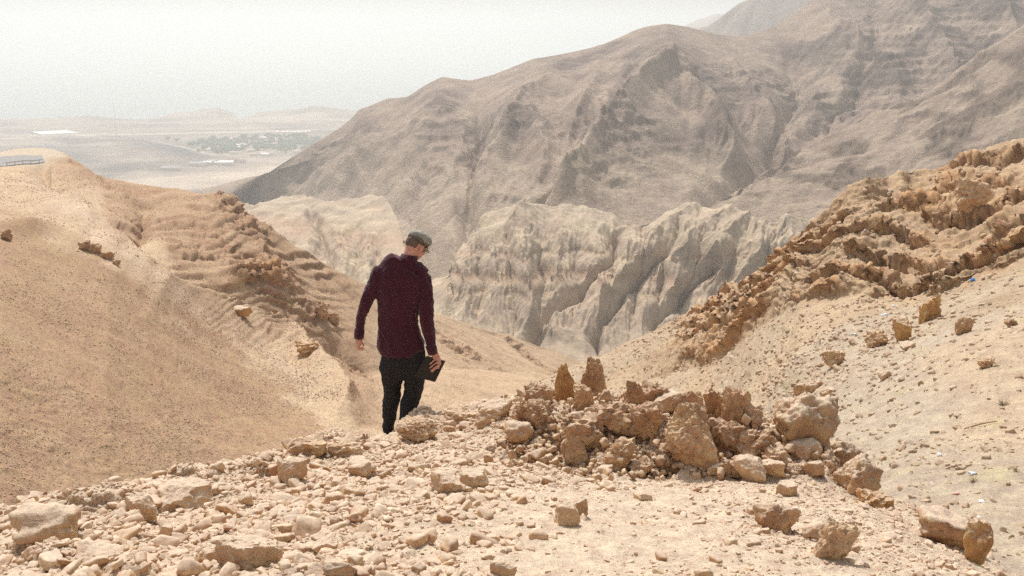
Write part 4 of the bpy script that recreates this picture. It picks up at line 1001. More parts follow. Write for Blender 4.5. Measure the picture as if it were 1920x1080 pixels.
shirt_m = plain_mat('maroon_cotton', (.062, .014, .026), rough=.85, spec=.12, grain=.05, gsize=.004, bump=.0005)
shirt_m.node_tree.nodes['Principled BSDF'].inputs['Sheen Weight'].default_value = .25
trous_m = plain_mat('black_denim', (.026, .025, .027), rough=.85, spec=.2, grain=.2, gsize=.006, bump=.0008)
cap_m = plain_mat('olive_cotton', (.33, .315, .27), rough=.9, spec=.1, grain=.12, gsize=.005, bump=.0008)
cap2_m = plain_mat('olive_seam', (.15, .145, .12), rough=.9, spec=.1)
shoe_m = plain_mat('black_leather', (.02, .018, .017), rough=.5, spec=.4)
wire_m = plain_mat('brass_wire', (.45, .36, .22), rough=.3, metal=1)
lens_m = plain_mat('lens_glass', (.95, .95, .95), rough=.02, alpha=.05)
button_m = plain_mat('dark_button', (.12, .06, .07), rough=.35)

man = bpy.data.objects.new('person', None); COL.objects.link(man); man.location = Q(745, 822, .05); man.empty_display_size = .2
man['label'] = 'man seen from behind in maroon shirt, black trousers and olive flat cap walking downhill'; man['category'] = 'person'

HD = Q(780, 461, .075)                                     # head centre
HM = Matrix.Rotation(R(-42), 4, 'Z') @ Matrix.Rotation(R(-32), 4, 'X') @ Matrix.Rotation(R(4), 4, 'Y')      # turned right, looking down
def hp(x, y, z): return HD + (HM @ Vector((x, y, z)))
b = Blobs()
b.ball(hp(0, -.012, .018), (.076, .094, .088), HM)                 # skull
b.ball(hp(0, .035, -.045), (.058, .062, .066), HM)                 # face and jaw
b.ball(hp(0, .058, -.088), (.030, .026, .022), HM)                 # chin
b.ball(hp(0, .075, .018), (.052, .018, .016), HM)                  # brow
b.limb([hp(0, .088, .012), hp(0, .104, -.014), hp(0, .108, -.026)], [.008, .011, .012], 3, 10)   # nose
b.ball(hp(0, .090, -.052), (.024, .010, .007), HM); b.ball(hp(0, .088, -.060), (.022, .010, .007), HM)   # lips
for sx in (-1, 1):
    b.ball(hp(sx * .031, .082, -.001), (.013, .009, .009), HM)      # eyes
    b.ball(hp(sx * .040, .068, -.030), (.022, .022, .018), HM)      # cheek
    E = HM @ Matrix.Rotation(R(sx * 24), 4, 'Z')
    b.ball(hp(sx * .083, -.006, -.012), (.009, .020, .031), E); b.ball(hp(sx * .080, -.004, -.038), (.008, .012, .012), E)
b.limb([hp(0, -.030, -.020), Q(768, 480, .035), Q(764, 500, .015)], [(.058, .060), (.060, .062), (.080, .07)], 4)       # neck
# trunk (under the clothes)
b.limb([Q(764, 494, .01), Q(755, 520, .01), Q(748, 580, 0), Q(748, 640, 0), Q(754, 680, 0)], [(.09, .06), (.16, .080), (.125, .075), (.125, .075), (.14, .085)], 5)
LA = [Q(716, 508, .0), Q(701, 537, -.01), Q(684, 572, -.02), Q(675, 603, .01), Q(673, 630, .03)]
HAND = True
RA = [Q(793, 520, .0), Q(799, 560, -.01), Q(800, 600, -.035), Q(806, 632, -.035), Q(812, 660, -.03)]
b.limb(LA, [.045, .040, .032, .027, .024], 5, 14); b.limb(RA, [.045, .040, .032, .028, .026], 5, 14)
HAND = False
LL = [Q(735, 672, .0), Q(734, 705, .02), Q(735, 738, .05), Q(731, 772, .06), Q(728, 805, .07)]
RL = [Q(777, 672, .0), Q(777, 705, -.01), Q(774, 738, .0), Q(766, 768, -.06), Q(757, 798, -.12)]
b.limb(LL, [.075, .068, .052, .046, .036], 5, 14); b.limb(RL, [.075, .068, .052, .046, .036], 5, 14)
b.limb([Q(728, 805, .07), Q(727, 813, .10), Q(726, 817, .18)], [.032, .032, .025], 4, 12)
b.limb([Q(757, 798, -.12), Q(757, 808, -.08), Q(758, 812, .0)], [.032, .032, .025], 4, 12)
def finger(pts, r0, r1): 
    n = len(pts); b.limb(pts, [r0 + (r1 - r0) * i / (n - 1) for i in range(n)], 3, 10); b.ball(pts[-1], r1)
# left hand: relaxed, palm towards the thigh, fingers curling in
b.limb([Q(673, 630, .03), Q(673, 638, .035), Q(672, 646, .04)], [(.027, .032), (.032, .044), (.028, .046)], 4, 12)
for i, (dy, l) in enumerate(((.072, 1.0), (.050, 1.08), (.028, 1.0), (.008, .82))):
    finger([Q(670, 643, dy), Q(670, 643 + 8 * l, dy), Q(674 + 1 * l, 644 + 11 * l, dy - .002), Q(679 + 2 * l, 644 + 10 * l, dy - .004)], .0105, .0085)
finger([Q(674, 634, .06), Q(678, 641, .078), Q(682, 648, .080)], .0115, .0085)
HAND = True
# right hand: fingers on the near face of the book, thumb behind it
b.limb([Q(812, 658, -.03), Q(816, 665, -.03), Q(820, 674, -.028)], [(.026, .022), (.032, .018), (.034, .016)], 4, 12)
for pts in ([(823, 670), (815, 675), (806, 683)], [(826, 676), (817, 681), (806, 690)], [(826, 682), (818, 687), (808, 695)], [(823, 687), (817, 691), (810, 697)]):
    finger([Q(818, 668, -.03)] + [Q(u, v, dy) for (u, v), dy in zip(pts, (-.040, -.046, -.036))], .0098, .0074)
finger([Q(812, 664, -.018), Q(811, 672, .006), Q(804, 679, .004)], .012, .009)
b.solid('body', .0042, skin_m, man, 3)
HAND = False

# shirt
def folds(co):
    x, y, z = co.T
    w1 = fbm(x, y, z, .25, 2, seed=2) * .12
    d = .009 * (ridged(x + w1, y, z * .28 + .5 * x, .13, 2, seed=3) - .7) + .006 * fbm(x + w1, y, z * .6, .06, 3, seed=5)
    fx = (x - man_x) / PXM + 745
    arm = sstep(712, 702, fx) + sstep(794, 802, fx)                      # creases across the sleeves
    d = d + arm * .0045 * (ridged(x * .5, y * .5, z + .5 * x + w1, .085, 2, seed=8) - .8)
    return d
man_x = Q(745, 600).x
b = Blobs()
def span(v, u0, u1, dep, dy=0): return Q((u0 + u1) / 2, v, dy), ((u1 - u0) / 2 * PXM, dep)
sec = [span(489, 748, 784, .060, .02), span(494, 733, 793, .085, .015), span(501, 716, 799, .105, .01), span(514, 707, 801, .118, .005), span(535, 704, 800, .125, 0), span(560, 706, 792, .118, 0), span(585, 709, 785, .108, 0), span(603, 709, 784, .106, 0), span(628, 706, 791, .114, 0), span(648, 706, 797, .120, 0), span(659, 711, 793, .116, 0), span(666, 722, 784, .112, 0)]
b.limb([q[0] for q in sec], [q[1] for q in sec], 4, 40)
b.limb([Q(722, 506, .0), Q(712, 511, -.003), Q(701, 537, -.01), Q(684, 572, -.02), Q(675, 603, .01), Q(674, 629, .03)], [(.050, .058), (.067, .070), (.062, .068), (.054, .058), (.046, .049), (.041, .045)], 6, 24)
HAND = True
b.limb([Q(786, 518, .0), Q(794, 523, -.003), Q(799, 560, -.03), Q(800, 600, -.065), Q(806, 632, -.06), Q(811, 655, -.036)], [(.050, .058), (.062, .068), (.064, .066), (.063, .060), (.052, .052), (.042, .044)], 6, 24)
HAND = False
b.ball(Q(713, 503, 0), (.050, .05, .035)); b.ball(Q(792, 515, 0), (.052, .05, .038))
b.limb([Q(758, 492, .015), Q(738, 497, .01), Q(716, 505, .0)], [(.040, .06), (.044, .07), (.050, .06)], 5, 20)
b.limb([Q(768, 494, .015), Q(784, 503, .01), Q(796, 514, .0)], [(.046, .06), (.048, .07), (.052, .06)], 5, 20)
b.limb([Q(700, 532, -.02), Q(706, 548, -.03), Q(712, 566, -.02)], [(.02, .03), (.03, .04), (.02, .03)], 4, 12)
shirt = b.solid('shirt', .0075, shirt_m, man, 5, folds)
# collar, cuffs, seams
V, F = [], []
def band(name, pts, rad, th, mat, parent, seg=28, closed=True):
    V1, F1 = tube_v(pts, rad, seg, False); n = len(V1); r2 = [((a[0] if isinstance(a, tuple) else a) - th, (a[1] if isinstance(a, tuple) else a) - th) for a in rad]
    V2, F2 = tube_v(pts, r2, seg, False); F = list(F1) + [tuple(i + n for i in f[::-1]) for f in F2]; m = len(pts)
    for k in range(seg):
        F.append((k, n + k, n + (k + 1) % seg, (k + 1) % seg)); e = (m - 1) * seg
        F.append((e + k, e + (k + 1) % seg, n + e + (k + 1) % seg, n + e + k))
    return part(name, V1 + V2, F, mat, parent)
band('collar', [Q(768, 478, .035), Q(767, 484, .03), Q(765, 489, .02), Q(763, 493, .015)], [(.070, .068), (.076, .074), (.088, .082), (.098, .088)], .006, shirt_m, shirt)
HAND = True
for nm, c in (('cuff', [(Q(674, 618, .022), .0455), (Q(673.5, 626, .028), .0455), (Q(673, 633, .032), .0445)]), ('cuff', [(Q(807, 647, -.036), .047), (Q(810, 656, -.032), .046), (Q(812, 663, -.03), .044)])):
    cf = band(nm, [a for a, _ in c], [(r, r * 1.08) for _, r in c], .005, shirt_m, shirt)
def disc(name, c, nrm, r, t, mat, parent, seg=12):
    q = Vector((0, 0, 1)).rotation_difference(Vector(nrm)).to_matrix(); V = []
    for zz in (-t, t):
        for k in range(seg): V.append(Vector(c) + q @ Vector((r * math.cos(6.283 * k / seg), r * math.sin(6.283 * k / seg), zz)))
    F = [tuple(range(seg))[::-1], tuple(range(seg, 2 * seg))] + [(k, (k + 1) % seg, seg + (k + 1) % seg, seg + k) for k in range(seg)]
    return part(name, V, F, mat, parent, False)
disc('button', Q(668, 626, -.020), (-.3, -.95, 0), .006, .002, button_m, shirt); HAND = True; disc('button', Q(816, 656, -.085), (.3, -.95, 0), .006, .002, button_m, shirt)

HAND = False
# trousers
def tfolds(co):
    x, y, z = co.T
    return .009 * ridged(x * .6, y * .6, z * 1.1 + .7 * x, .17, 2, seed=13) + .004 * fbm(x, y, z, .08, 2, seed=15) - .008
b = Blobs()
hs = [span(652, 718, 790, .085), span(664, 714, 795, .100), span(682, 710, 801, .122), span(696, 712, 800, .108), span(708, 724, 788, .085)]
b.limb([q[0] for q in hs], [q[1] for q in hs], 4, 32)
b.limb([Q(735, 680, .0), Q(735, 705, .02), Q(735, 738, .05), Q(731, 770, .06), Q(729, 797, .07), Q(728, 808, .08)], [(.102, .108), (.096, .100), (.081, .086), (.070, .080), (.056, .066), (.052, .064)], 6, 24)
b.limb([Q(777, 680, .0), Q(777, 705, -.01), Q(774, 735, .0), Q(767, 762, -.05), Q(759, 790, -.11), Q(756, 800, -.12)], [(.100, .108), (.093, .100), (.086, .088), (.080, .082), (.062, .068), (.054, .062)], 6, 24)
trousers = b.solid('trousers', .008, trous_m, man, 4, tfolds)
V, F = tube_v([Q(792, 645, -.060), Q(795, 660, -.085), Q(797, 672, -.085)], [.010, .012, .004], 10); part('pocket_flap', V, F, trous_m, trousers)
for c in ([Q(728, 812, .02), Q(727, 815, .07), Q(727, 818, .16), Q(727, 819, .23)], [Q(757, 806, -.16), Q(757, 810, -.12), Q(758, 815, -.03), Q(758, 816, .04)]):
    bb = Blobs(); bb.limb([c[0], c[1], c[2], c[3]], [(.034, .038), (.044, .042), (.048, .034), (.034, .022)], 5, 16)
    sh = bb.solid('shoe', .007, shoe_m, man, 3)
    V, F = tube_v([c[0] - Vector((0, 0, .03)), c[2] - Vector((0, 0, .036)), c[3] - Vector((0, 0, .022))], [(.040, .010), (.050, .010), (.036, .008)], 14); part('sole', V, F, button_m, sh)

# hair: short shell round the back and sides of the skull
def shell(cx, cy, cz, rx, ry, rz, keep, th, bump=0, seed=0, n=5):
    d, f = ico(n); P0 = d * np.array([rx, ry, rz]) + np.array([cx, cy, cz])
    if bump: P0 = P0 + d * (fbm(P0[:, 0], P0[:, 1], P0[:, 2], .035, 3, seed=seed) * bump)[:, None]
    k = np.array([keep(*x) for x in P0]); ff = [t for t in f if k[t].all()]
    used_ = sorted({int(i) for t in ff for i in t}); mp = {i: q for q, i in enumerate(used_)}; m = len(used_)
    Vo = [hp(*P0[i]) for i in used_]; Vi = [hp(*(P0[i] - d[i] * th)) for i in used_]
    F = [tuple(mp[int(i)] for i in t) for t in ff]; E = {}
    for t in F:
        for a, c_ in ((t[0], t[1]), (t[1], t[2]), (t[2], t[0])): E[(a, c_)] = 1
    rim = [(a, c_) for a, c_ in E if (c_, a) not in E]
    return Vo + Vi, F + [tuple(i + m for i in t[::-1]) for t in F] + [(c_, a, a + m, c_ + m) for a, c_ in rim]
V, F = shell(0, -.012, .018, .0785, .0975, .0905, lambda x, y, z: (z > -.052 - .1 * min(0, y + .02)) and (z < .06) and (y < .012 or z > .02) and not (abs(x) > .05 and y > -.045 and z < .016) and z > -.034, .004, .003, 3)
part('hair', V, F, hair_m, man)
# flat cap: slouched crown, band and peak
def crown_keep(x, y, z): return z > .030 - .20 * (y + .03)*0 + (.012 if y < 0 else .0) - .10 * max(y, 0)
d, f = ico(5)
P0 = d * np.array([.094, .122, .070])
P0[:, 2] = np.where(P0[:, 2] < -.022, -.022 + (P0[:, 2] + .022) * .12, P0[:, 2])
P0[:, 2] += .18 * np.clip(-P0[:, 1], -1, 0) * -.25
P0[:, 2] *= 1 - .15 * np.clip(P0[:, 1] / .12, 0, 1)
wr = ridged(P0[:, 0], P0[:, 1], P0[:, 2], .07, 3, seed=4); P0 = P0 + d * ((wr - 1.0) * .006)[:, None]
sm_ = np.abs(((np.arctan2(P0[:, 0], P0[:, 1]) / (2 * math.pi) * 8) % 1) - .5) * 2; P0 = P0 - d * (.003 * np.exp(-((1 - sm_) / .10) ** 2))[:, None]
cap = part('cap', [hp(x, y + .012, z + .072) for x, y, z in P0], [tuple(int(i) for i in t) for t in f], cap_m, man)
V, F = [], []
seg = 40; rg_ = [(-.016, .086, .106), (-.016, .089, .109), (.012, .0895, .110), (.012, .086, .106)]
for zz, ra, rb in rg_:
    for k in range(seg):
        a = 2 * math.pi * k / seg; V.append(hp(ra * math.cos(a), rb * math.sin(a) + .002, zz + .048 - .05 * math.sin(a) * (.3)))
for i in range(4):
    for k in range(seg):
        j = (i + 1) % 4; F.append((i * seg + k, i * seg + (k + 1) % seg, j * seg + (k + 1) % seg, j * seg + k))
part('cap_band', V, F, cap2_m, cap)
V, F = [], []; nx, ny = 17, 7
for lay in (0, .005):
    for i in range(nx):
        for j in range(ny):
            a = R(-62 + 124 * i / (nx - 1)); t = j / (ny - 1); ext = .055 * (1 - (abs(i / (nx - 1) - .5) * 2) ** 2.2)
            x = .086 * math.sin(a) * (1 + .04 * t); y = .104 * math.cos(a) + ext * t; V.append(hp(x, y, .044 - .030 * t * (1 + .2 * math.cos(a)) - 6 * (x * x) * .5 - lay))
m = nx * ny
for i in range(nx - 1):
    for j in range(ny - 1):
        q = (i * ny + j, (i + 1) * ny + j, (i + 1) * ny + j + 1, i * ny + j + 1); F.append(q); F.append(tuple(k + m for k in q[::-1]))
for i in range(nx - 1): a_ = i * ny + ny - 1; c_ = a_ + ny; F.append((a_, c_, c_ + m, a_ + m))
part('cap_peak', V, F, cap_m, cap)
# glasses
gl = bpy.data.objects.new('glasses', None); COL.objects.link(gl); gl.parent = man; gl.location = hp(0, .1, 0) - man.location
V, F = [], []
def wire(pts, r):
    v, f = tube_v(pts, [r] * len(pts), 6); n = len(V); V.extend(v); F.extend([tuple(i + n for i in t) for t in f])
for sx in (-1, 1):
    wire([hp(sx * .034 + .023 * math.cos(a), .104, -.002 + .019 * math.sin(a)) for a in np.linspace(0, 6.283, 19)], .0012)
    wire([hp(sx * .058, .103, .002), hp(sx * .078, .070, .002), hp(sx * .084, .0, .0), hp(sx * .086, -.012, -.012)], .0013)
wire([hp(-.011, .104, .0), hp(0, .108, .004), hp(.011, .104, .0)], .0012)
part('frame', V, F, wire_m, gl)
for sx in (-1, 1):
    c0 = hp(sx * .034, .104, -.002); nn = HM.to_3x3() @ Vector((0, 1, 0)); disc('lens', c0, nn, .021, .0008, lens_m, gl, 20)

# notebook held in the right hand
HAND = True
bk = [Q(800, 667, -.012), Q(835, 677, -.006), Q(816, 716, -.012), Q(776, 706, -.026)]
HAND = False
nb = bpy.data.objects.new('notebook', None); COL.objects.link(nb); nb.location = sum(bk, Vector()) / 4
nb['label'] = 'dark notebook held in the walking man\'s right hand'; nb['category'] = 'notebook'
nr_ = (bk[1] - bk[0]).cross(bk[3] - bk[0]).normalized()
if nr_.y > 0: nr_ = -nr_
ctr = nb.location.copy()
def slab(c4, n_, t0, t1, k=1.0):
    V = [ctr + (p - ctr) * k + n_ * t0 for p in c4] + [ctr + (p - ctr) * k + n_ * t1 for p in c4]
    return V, [(3, 2, 1, 0), (4, 5, 6, 7), (0, 1, 5, 4), (1, 2, 6, 5), (2, 3, 7, 6), (3, 0, 4, 7)]
book_m = plain_mat('dark_cover', (.035, .030, .027), rough=.5, spec=.3, grain=.15, gsize=.01); page_m = plain_mat('page_edges', (.55, .5, .42), rough=.8)
for t0, t1 in ((.004, .007), (-.007, -.004)):
    V, F = slab(bk, nr_, t0, t1); part('cover', V, F, book_m, nb, False)
V, F = slab(bk, nr_, -.0039, .0039, .965); part('page_block', V, F, page_m, nb, False)
sp_l = [bk[0], bk[0].lerp(bk[1], .10), bk[3].lerp(bk[2], .10), bk[3]]
V, F = slab(sp_l, nr_, .0071, .0085); part('elastic_band', V, F, shoe_m, nb, False)

# ================================================================== LITTER, SHRUBS, STICK
def crumple(u, v, w_px, label, col, cat='plastic bag', name='plastic_bag', seed=1, flat=.6, rough=.45, sheet=CR):
    loc, n_ = sheet.pick(u, v); W = w_px * loc.y / FPX / 2
    p, f = rock_verts(seed + 900, 3, 8, 20, .22, .6); p = p * np.array([1.1, .8, flat]) * W
    o = mesh_np(name, p, f, plain_mat(name + '_film', col, rough=rough, spec=.4), False); o.location = loc + Vector((0, 0, W * flat * .5)); o['label'] = label; o['category'] = cat
    return o
crumple(1822, 527, 11, 'bright blue plastic bag below the upper right cliff', (.02, .25, .62), seed=1, flat=.85)
crumple(1824, 890, 19, 'silvery crumpled bag among the dry twigs on the right slope', (.62, .68, .75), seed=2, rough=.25)
crumple(1761, 856, 13, 'small white wrapper above the silvery bag on the right slope', (.75, .75, .75), cat='wrapper', name='wrapper', seed=3)
crumple(1840, 943, 15, 'white plastic lid on the right slope below the silvery bag', (.8, .8, .8), cat='litter', name='white_lid', seed=4, flat=.35)
crumple(1793, 928, 15, 'faded red and white wrapper left of the white lid', (.62, .34, .30), cat='wrapper', name='wrapper', seed=5)
crumple(1745, 908, 14, 'dusty pale scrap of paper left of the silvery bag', (.60, .54, .48), cat='paper', name='paper_scrap', seed=6)
crumple(1722, 862, 10, 'pinkish scrap of paper left of the small white wrapper', (.66, .48, .42), cat='paper', name='paper_scrap', seed=7)
crumple(1834, 968, 13, 'pale torn bag beside the orange slab at lower right', (.68, .68, .66), seed=8)
crumple(1853, 1022, 9, 'dark pink scrap at the lower right drop', (.45, .06, .13), cat='scrap', name='plastic_scrap', seed=9)
crumple(1679, 573, 14, 'white shred of plastic film left of the tan pillar', (.7, .7, .72), name='plastic_film', cat='plastic film', seed=10, flat=.3)
crumple(1658, 591, 20, 'long pale blue shred of plastic film up the right slope', (.62, .66, .72), name='plastic_film', cat='plastic film', seed=11, flat=.25)
crumple(1714, 563, 7, 'black scrap beside the tan pillar', (.03, .03, .03), cat='scrap', name='plastic_scrap', seed=12)
crumple(1626, 601, 6, 'black scrap on the slope left of the pale blue film', (.03, .03, .03), cat='scrap', name='plastic_scrap', seed=13)
crumple(1565, 623, 6, 'tiny white scrap on the slope under the orange cliffs', (.8, .8, .8), cat='scrap', name='plastic_scrap', seed=14)
crumple(1600, 625, 14, 'greyish film caught in stones under the orange cliffs', (.6, .62, .6), name='plastic_film', cat='plastic film', seed=15, flat=.25)
crumple(1762, 678, 6, 'small white scrap high on the bare pale slope', (.8, .8, .8), cat='scrap', name='plastic_scrap', seed=16)
wood_m = plain_mat('dry_wood', (.40, .27, .15), rough=.9, grain=.2, gsize=.02)
p0, _ = CR.pick(1806, 805); p1, _ = CR.pick(1868, 792)
V, F = tube_v([p0 + Vector((0, 0, .03)), p0.lerp(p1, .5) + Vector((0, 0, .06)), p1 + Vector((0, 0, .04))], [.014, .018, .010], 8)
st_ = part('stick', V, F, wood_m, None); st_['label'] = 'thin brown stick lying across the pale right slope'; st_['category'] = 'stick'
twig_m = plain_mat('dry_twigs', (.27, .20, .12), rough=.9, grain=.2, gsize=.02); sage_m = plain_mat('grey_green_twigs', (.27, .26, .13), rough=.9, grain=.2, gsize=.02)
def shrub(u, v, w_px, label, mat, seed, sheet=CR):
    loc, _ = sheet.pick(u, v); W = w_px * loc.y / FPX / 2; rg3 = random.Random(seed); V, F = [], []
    for k in range(70):
        az = rg3.uniform(0, 6.283); el = rg3.uniform(.15, 1.3); L_ = W * rg3.uniform(.5, 1.05); p = Vector((rg3.uniform(-.15, .15) * W, rg3.uniform(-.15, .15) * W, -.02)); r = W * .022
        pts = [p]; dv = Vector((math.cos(az) * math.cos(el), math.sin(az) * math.cos(el), math.sin(el)))
        for q in range(3): dv = (dv + Vector((rg3.uniform(-.35, .35), rg3.uniform(-.35, .35), rg3.uniform(-.2, .3)))).normalized(); pts.append(pts[-1] + dv * L_ / 3)
        v_, f_ = tube_v(pts, [r, r * .8, r * .6, r * .3], 3); n0 = len(V); V.extend(v_); F.extend([tuple(i + n0 for i in t) for t in f_])
    o = part('dry_shrub', V, F, mat, None, False); o.location = loc; o['label'] = label; o['category'] = 'shrub'
for q, a in enumerate(((1742, 692, 22, 'reddish dry shrub alone on the bare pale right slope', twig_m), (1612, 752, 20, 'small grey green shrub just above the outcrop at right', sage_m), (1822, 905, 30, 'flat dry shrub around the silvery bag', twig_m),
                       (1655, 576, 18, 'dry shrub beside the white plastic film', sage_m), (1722, 532, 18, 'shrub below the upper right cliff edge', sage_m), (1855, 572, 20, 'brown shrub on the slope right of the blue bag', twig_m), (1838, 592, 14, 'little shrub below the brown one, right of the tan pillar', twig_m),
                       (1880, 760, 40, 'low spreading dry shrub at the right edge of the picture', twig_m), (1700, 620, 12, 'dry tuft on top of the orange block', sage_m), (1625, 612, 14, 'yellowish tuft amid rubble below the black scrap', sage_m), (1706, 946, 26, 'dry shrub hugging the edge beside the crumbling orange rock', twig_m), (1700, 852, 14, 'small grey shrub on the slope right of the biggest boulder', sage_m),
                       (1560, 600, 12, 'yellowish tuft just below the orange cliffs', sage_m), (1905, 880, 22, 'dry tuft at the right picture edge', twig_m))):
    shrub(*a[:5], seed=q)

# ================================================================== ROAD, VILLAGE
r0, r1 = 290, 298
cols = [j for j in range(len(CL.us)) if -140 < CL.us[j] < 82]
a_ = np.stack([CL.X, CL.Y, CL.Z], -1)
edge = np.array([a_[r0, j] for j in cols]); back = np.array([a_[r1, j] for j in cols])
road_m = plain_mat('grey_asphalt', (.30, .295, .285), rough=.9, spec=.2, grain=.1, gsize=.3)
zz = edge[:, 2] + .06
vs = np.concatenate([np.column_stack([edge[:, 0], edge[:, 1] + .6, zz]), np.column_stack([back[:, 0], back[:, 1] - .5, zz])]); n = len(cols)
o = mesh_np('road', vs, np.array([[k, k + 1, n + k + 1, n + k] for k in range(n - 1)]), road_m); o['kind'] = 'structure'
steel_m = plain_mat('galvanised_steel', (.5, .5, .5), rough=.6, metal=.1)
rail = bpy.data.objects.new('guard_rail', None); COL.objects.link(rail); rail.location = edge[n // 2]; rail['label'] = 'grey steel crash barrier along the road at the left edge'; rail['category'] = 'guard rail'
pts = [Vector((x, y + .3, z_ + .5)) for (x, y, _), z_ in zip(edge[::3], zz[::3])]
V, F = tube_v(pts, [(.02, .09)] * len(pts), 8); part('rail', V, F, steel_m, rail)
for p in pts[::2]:
    V, F = tube_v([p - Vector((0, -.1, .7)), p + Vector((0, .1, .1))], [.06, .06], 6); part('post', V, F, steel_m, rail)

leaf_ms = [plain_mat('tree_leaves', c_, rough=.8, grain=.3, gsize=1.2) for c_ in ((.012, .08, .012), (.03, .11, .016), (.016, .08, .02))]
def far_tree(seed):
    rg4 = np.random.RandomState(seed); vs, fs = [], []; n0 = 0; d, f = ico(1)
    for k in range(9):
        c_ = rg4.uniform(-1, 1, 3) * [.32, .32, .22] + [0, 0, .62]; p = d * rg4.uniform(.17, .30) * (1 + rg4.uniform(-.25, .25, (len(d), 1))) + c_; vs.append(p); fs.append(f + n0); n0 += len(p)
    t, tf = tube_v([(0, 0, -.05), (0, 0, .5)], [.04, .03], 5, False); vs.append(np.array([list(x) for x in t])); fs.append(np.array([[q[0], q[1], q[2]] for q in tf] + [[q[0], q[2], q[3]] for q in tf]) + n0)
    return np.concatenate(vs), np.concatenate(fs)
tree_src = []
for k in range(9):
    p, f = far_tree(k); tree_src.append(mesh_np('tree', p, f, leaf_ms[k % 3]))
rg5 = np.random.RandomState(21); used_src = set(); tn = 0
zones = [(430, 266, 62, 6, 40), (520, 262, 75, 9, 75), (470, 279, 75, 6, 45), (400, 282, 30, 4, 10), (560, 272, 45, 8, 35), (385, 272, 30, 3, 8)]
tl_ = ['on the northern edge of the village', 'in the thick grove behind the village', 'among the village houses', 'west of the village', 'in the dense village grove nearest the mountain', 'on the bare field edge of the village']
for zi, (cu_, cv_, ru_, rv_, n_) in enumerate(zones):
    for q in range(n_):
        u, v = cu_ + rg5.uniform(-1, 1) * ru_, cv_ + rg5.uniform(-1, 1) * rv_
        loc, _ = PL.pick(u, v); k = int(rg5.randint(9))
        if k in used_src: o = tree_src[k].copy(); COL.objects.link(o)
        else: o = tree_src[k]; used_src.add(k)
        h_ = rg5.uniform(9, 16); o.location = loc; o.scale = (h_ * rg5.uniform(1.2, 1.7), h_ * 1.3, h_); o.rotation_euler = (0, 0, rg5.uniform(0, 6.28))
        o['label'] = 'distant green tree ' + tl_[zi]; o['group'] = 'village trees ' + tl_[zi]; o['category'] = 'tree'
for u, v, lb in ((198+0, 236, None), (316, 262, 'lone dark tree by the bend of the pale farm track'), (330, 264, 'second lone tree right of the track bend')):
    if lb:
        o = tree_src[0].copy(); COL.objects.link(o); loc, _ = PL.pick(u, v); o.location = loc; o.scale = (16, 16, 12); o['label'] = lb; o['category'] = 'tree'
        if 'group' in o.keys(): del o['group']
wall_m = plain_mat('white_wall', (.72, .68, .62), rough=.8); roofs = {'white': plain_mat('white_roof', (.80, .78, .76), rough=.6), 'pink': plain_mat('pale_tile_roof', (.56, .40, .34), rough=.8), 'rust': plain_mat('rust_roof', (.24, .12, .10), rough=.8), 'grey': plain_mat('grey_roof', (.30, .30, .31), rough=.7)}
def house(u, v, L_, W_, H_, roof, label, cat='house', name='house', turn=0, grp=None):
    loc, _ = PL.pick(u, v); h = bpy.data.objects.new(name, None); COL.objects.link(h); h.location = loc; h['label'] = label; h['category'] = cat
    if grp: h['group'] = grp
    c_, s_ = math.cos(turn), math.sin(turn)
    def T(x, y, z): return loc + Vector((x * c_ - y * s_, x * s_ + y * c_, z))
    a, b_ = L_ / 2, W_ / 2
    V = [T(x, y, z) for z in (-2, H_) for x, y in ((-a, -b_), (a, -b_), (a, b_), (-a, b_))]
    part('wall', V, [(0, 1, 5, 4), (1, 2, 6, 5), (2, 3, 7, 6), (3, 0, 4, 7), (4, 5, 6, 7)], wall_m, h, False)
    e = .6; V = [T(-a - e, -b_ - e, H_ + .05), T(a + e, -b_ - e, H_ + .05), T(a + e, b_ + e, H_ + .05), T(-a - e, b_ + e, H_ + .05), T(-a - e, 0, H_ * 1.45), T(a + e, 0, H_ * 1.45)]
    part('roof', V, [(0, 1, 5, 4), (2, 3, 4, 5), (0, 4, 3), (1, 2, 5), (3, 2, 1, 0)], roofs[roof], h, False)
house(421, 306, 42, 26, 7, 'white', 'big barn with a bright white roof on the open plain', 'barn', 'barn', .1)
house(374, 309, 38, 22, 6, 'grey', 'long grey barn, left of the white roofed barn', 'barn', 'barn')
house(391, 308, 18, 14, 6, 'white', 'small white shed between the grey barns', 'shed', 'shed')
house(401, 306, 24, 16, 7, 'grey', 'dark shed touching the white roofed barn', 'shed', 'shed')
house(437, 303, 24, 14, 6, 'rust', 'rust roofed shed right of the white roofed barn', 'shed', 'shed')
house(449, 303, 26, 14, 5, 'rust', 'rightmost rust roofed shed in the row of barns', 'shed', 'shed')
house(322, 318, 40, 18, 5, 'grey', 'low grey building alone on the plain left of the barns', 'shed', 'shed', .1)
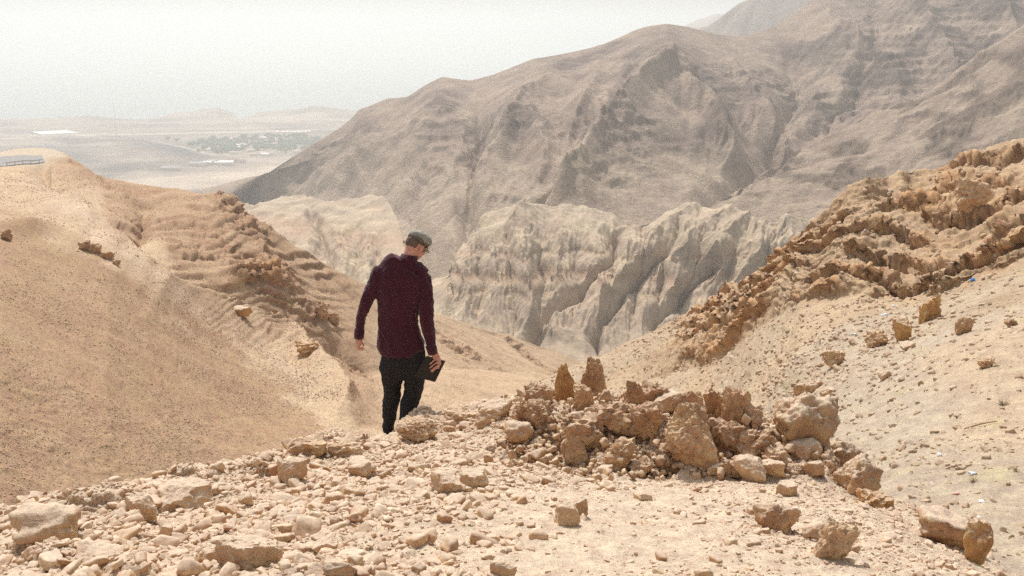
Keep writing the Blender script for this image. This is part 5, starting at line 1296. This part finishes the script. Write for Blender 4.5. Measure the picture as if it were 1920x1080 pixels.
hz_ = [(402, 272, 'pink'), (397, 279, 'white'), (416, 276, 'pink'), (436, 268, 'pink'), (445, 272, 'white'), (452, 277, 'white'), (458, 273, 'white'), (470, 282, 'pink'), (425, 281, 'white'), (488, 267, 'pink'), (497, 258, 'white'), (512, 259, 'white'), (492, 287, 'pink'), (500, 291, 'white'), (505, 288, 'pink'), (478, 291, 'pink'), (515, 270, 'pink'), (530, 276, 'pink'), (545, 268, 'white'), (555, 284, 'pink'), (428, 261, 'pink'), (466, 265, 'pink'), (500, 275, 'white'), (408, 265, 'white'), (440, 287, 'pink'), (395, 266, 'pink')]
rg6 = random.Random(3)
for q, (u, v, rf) in enumerate(hz_):
    side = 'left' if u < 440 else 'middle' if u < 500 else 'right'; row = 'front' if v > 280 else 'back' if v < 268 else 'centre'
    house(u, v, rg6.uniform(14, 24), rg6.uniform(9, 12), rg6.uniform(4, 6), rf, f"{'white' if rf == 'white' else 'pale tiled'} village house at the {side} {row} of the grove", 'house', 'house', rg6.uniform(-.6, .6), f"{rf} roofed village houses {side} {row}")
for q in range(9):
    house(524 + q * 7, 246.5 - .12 * q, 8, 26, 3, 'white', ['leftmost', 'second', 'third', 'fourth', 'middle', 'sixth', 'seventh', 'eighth', 'rightmost'][q] + ' of the nine white sheds in a row beyond the village', 'shed', 'long_shed', 0, 'nine white sheds beyond the village')
# plastic covered field
q4 = [PL.pick(u, v)[0] for u, v in ((57, 246), (125, 243.5), (147, 247.5), (76, 251))]
nA = 24; V, F = [], []
for i in range(nA + 1):
    t = i / nA; a, b_ = q4[0].lerp(q4[3], t), q4[1].lerp(q4[2], t); zt_ = 3.2 if i % 2 else 2.2
    V += [a + Vector((0, 0, zt_)), b_ + Vector((0, 0, zt_))]
F = [(2 * i, 2 * i + 1, 2 * i + 3, 2 * i + 2) for i in range(nA)]
m = len(V); V += [q4[3] + Vector((0, 0, -3)), q4[2] + Vector((0, 0, -3)), q4[1] + Vector((0, 0, -3)), q4[0] + Vector((0, 0, -3))]; F += [(2 * nA, 2 * nA + 1, m + 1, m), (0, 1, m + 2, m + 3)[::-1]]
o = part('greenhouse', V, F, roofs['white'], None, False); o['label'] = 'wide white plastic greenhouse roof on the plain at far left'; o['category'] = 'greenhouse'
loc, _ = PL.pick(221, 262)
V, F = tube_v([loc - Vector((0, 0, 2)), loc + Vector((0, 0, 60)), loc + Vector((0, 0, 105))], [.7, .5, .35], 6)
o = part('radio_mast', V, F, plain_mat('mast_grey', (.25, .25, .26)), None, False); o['label'] = 'thin tall mast rising from the hazy plain'; o['category'] = 'mast'
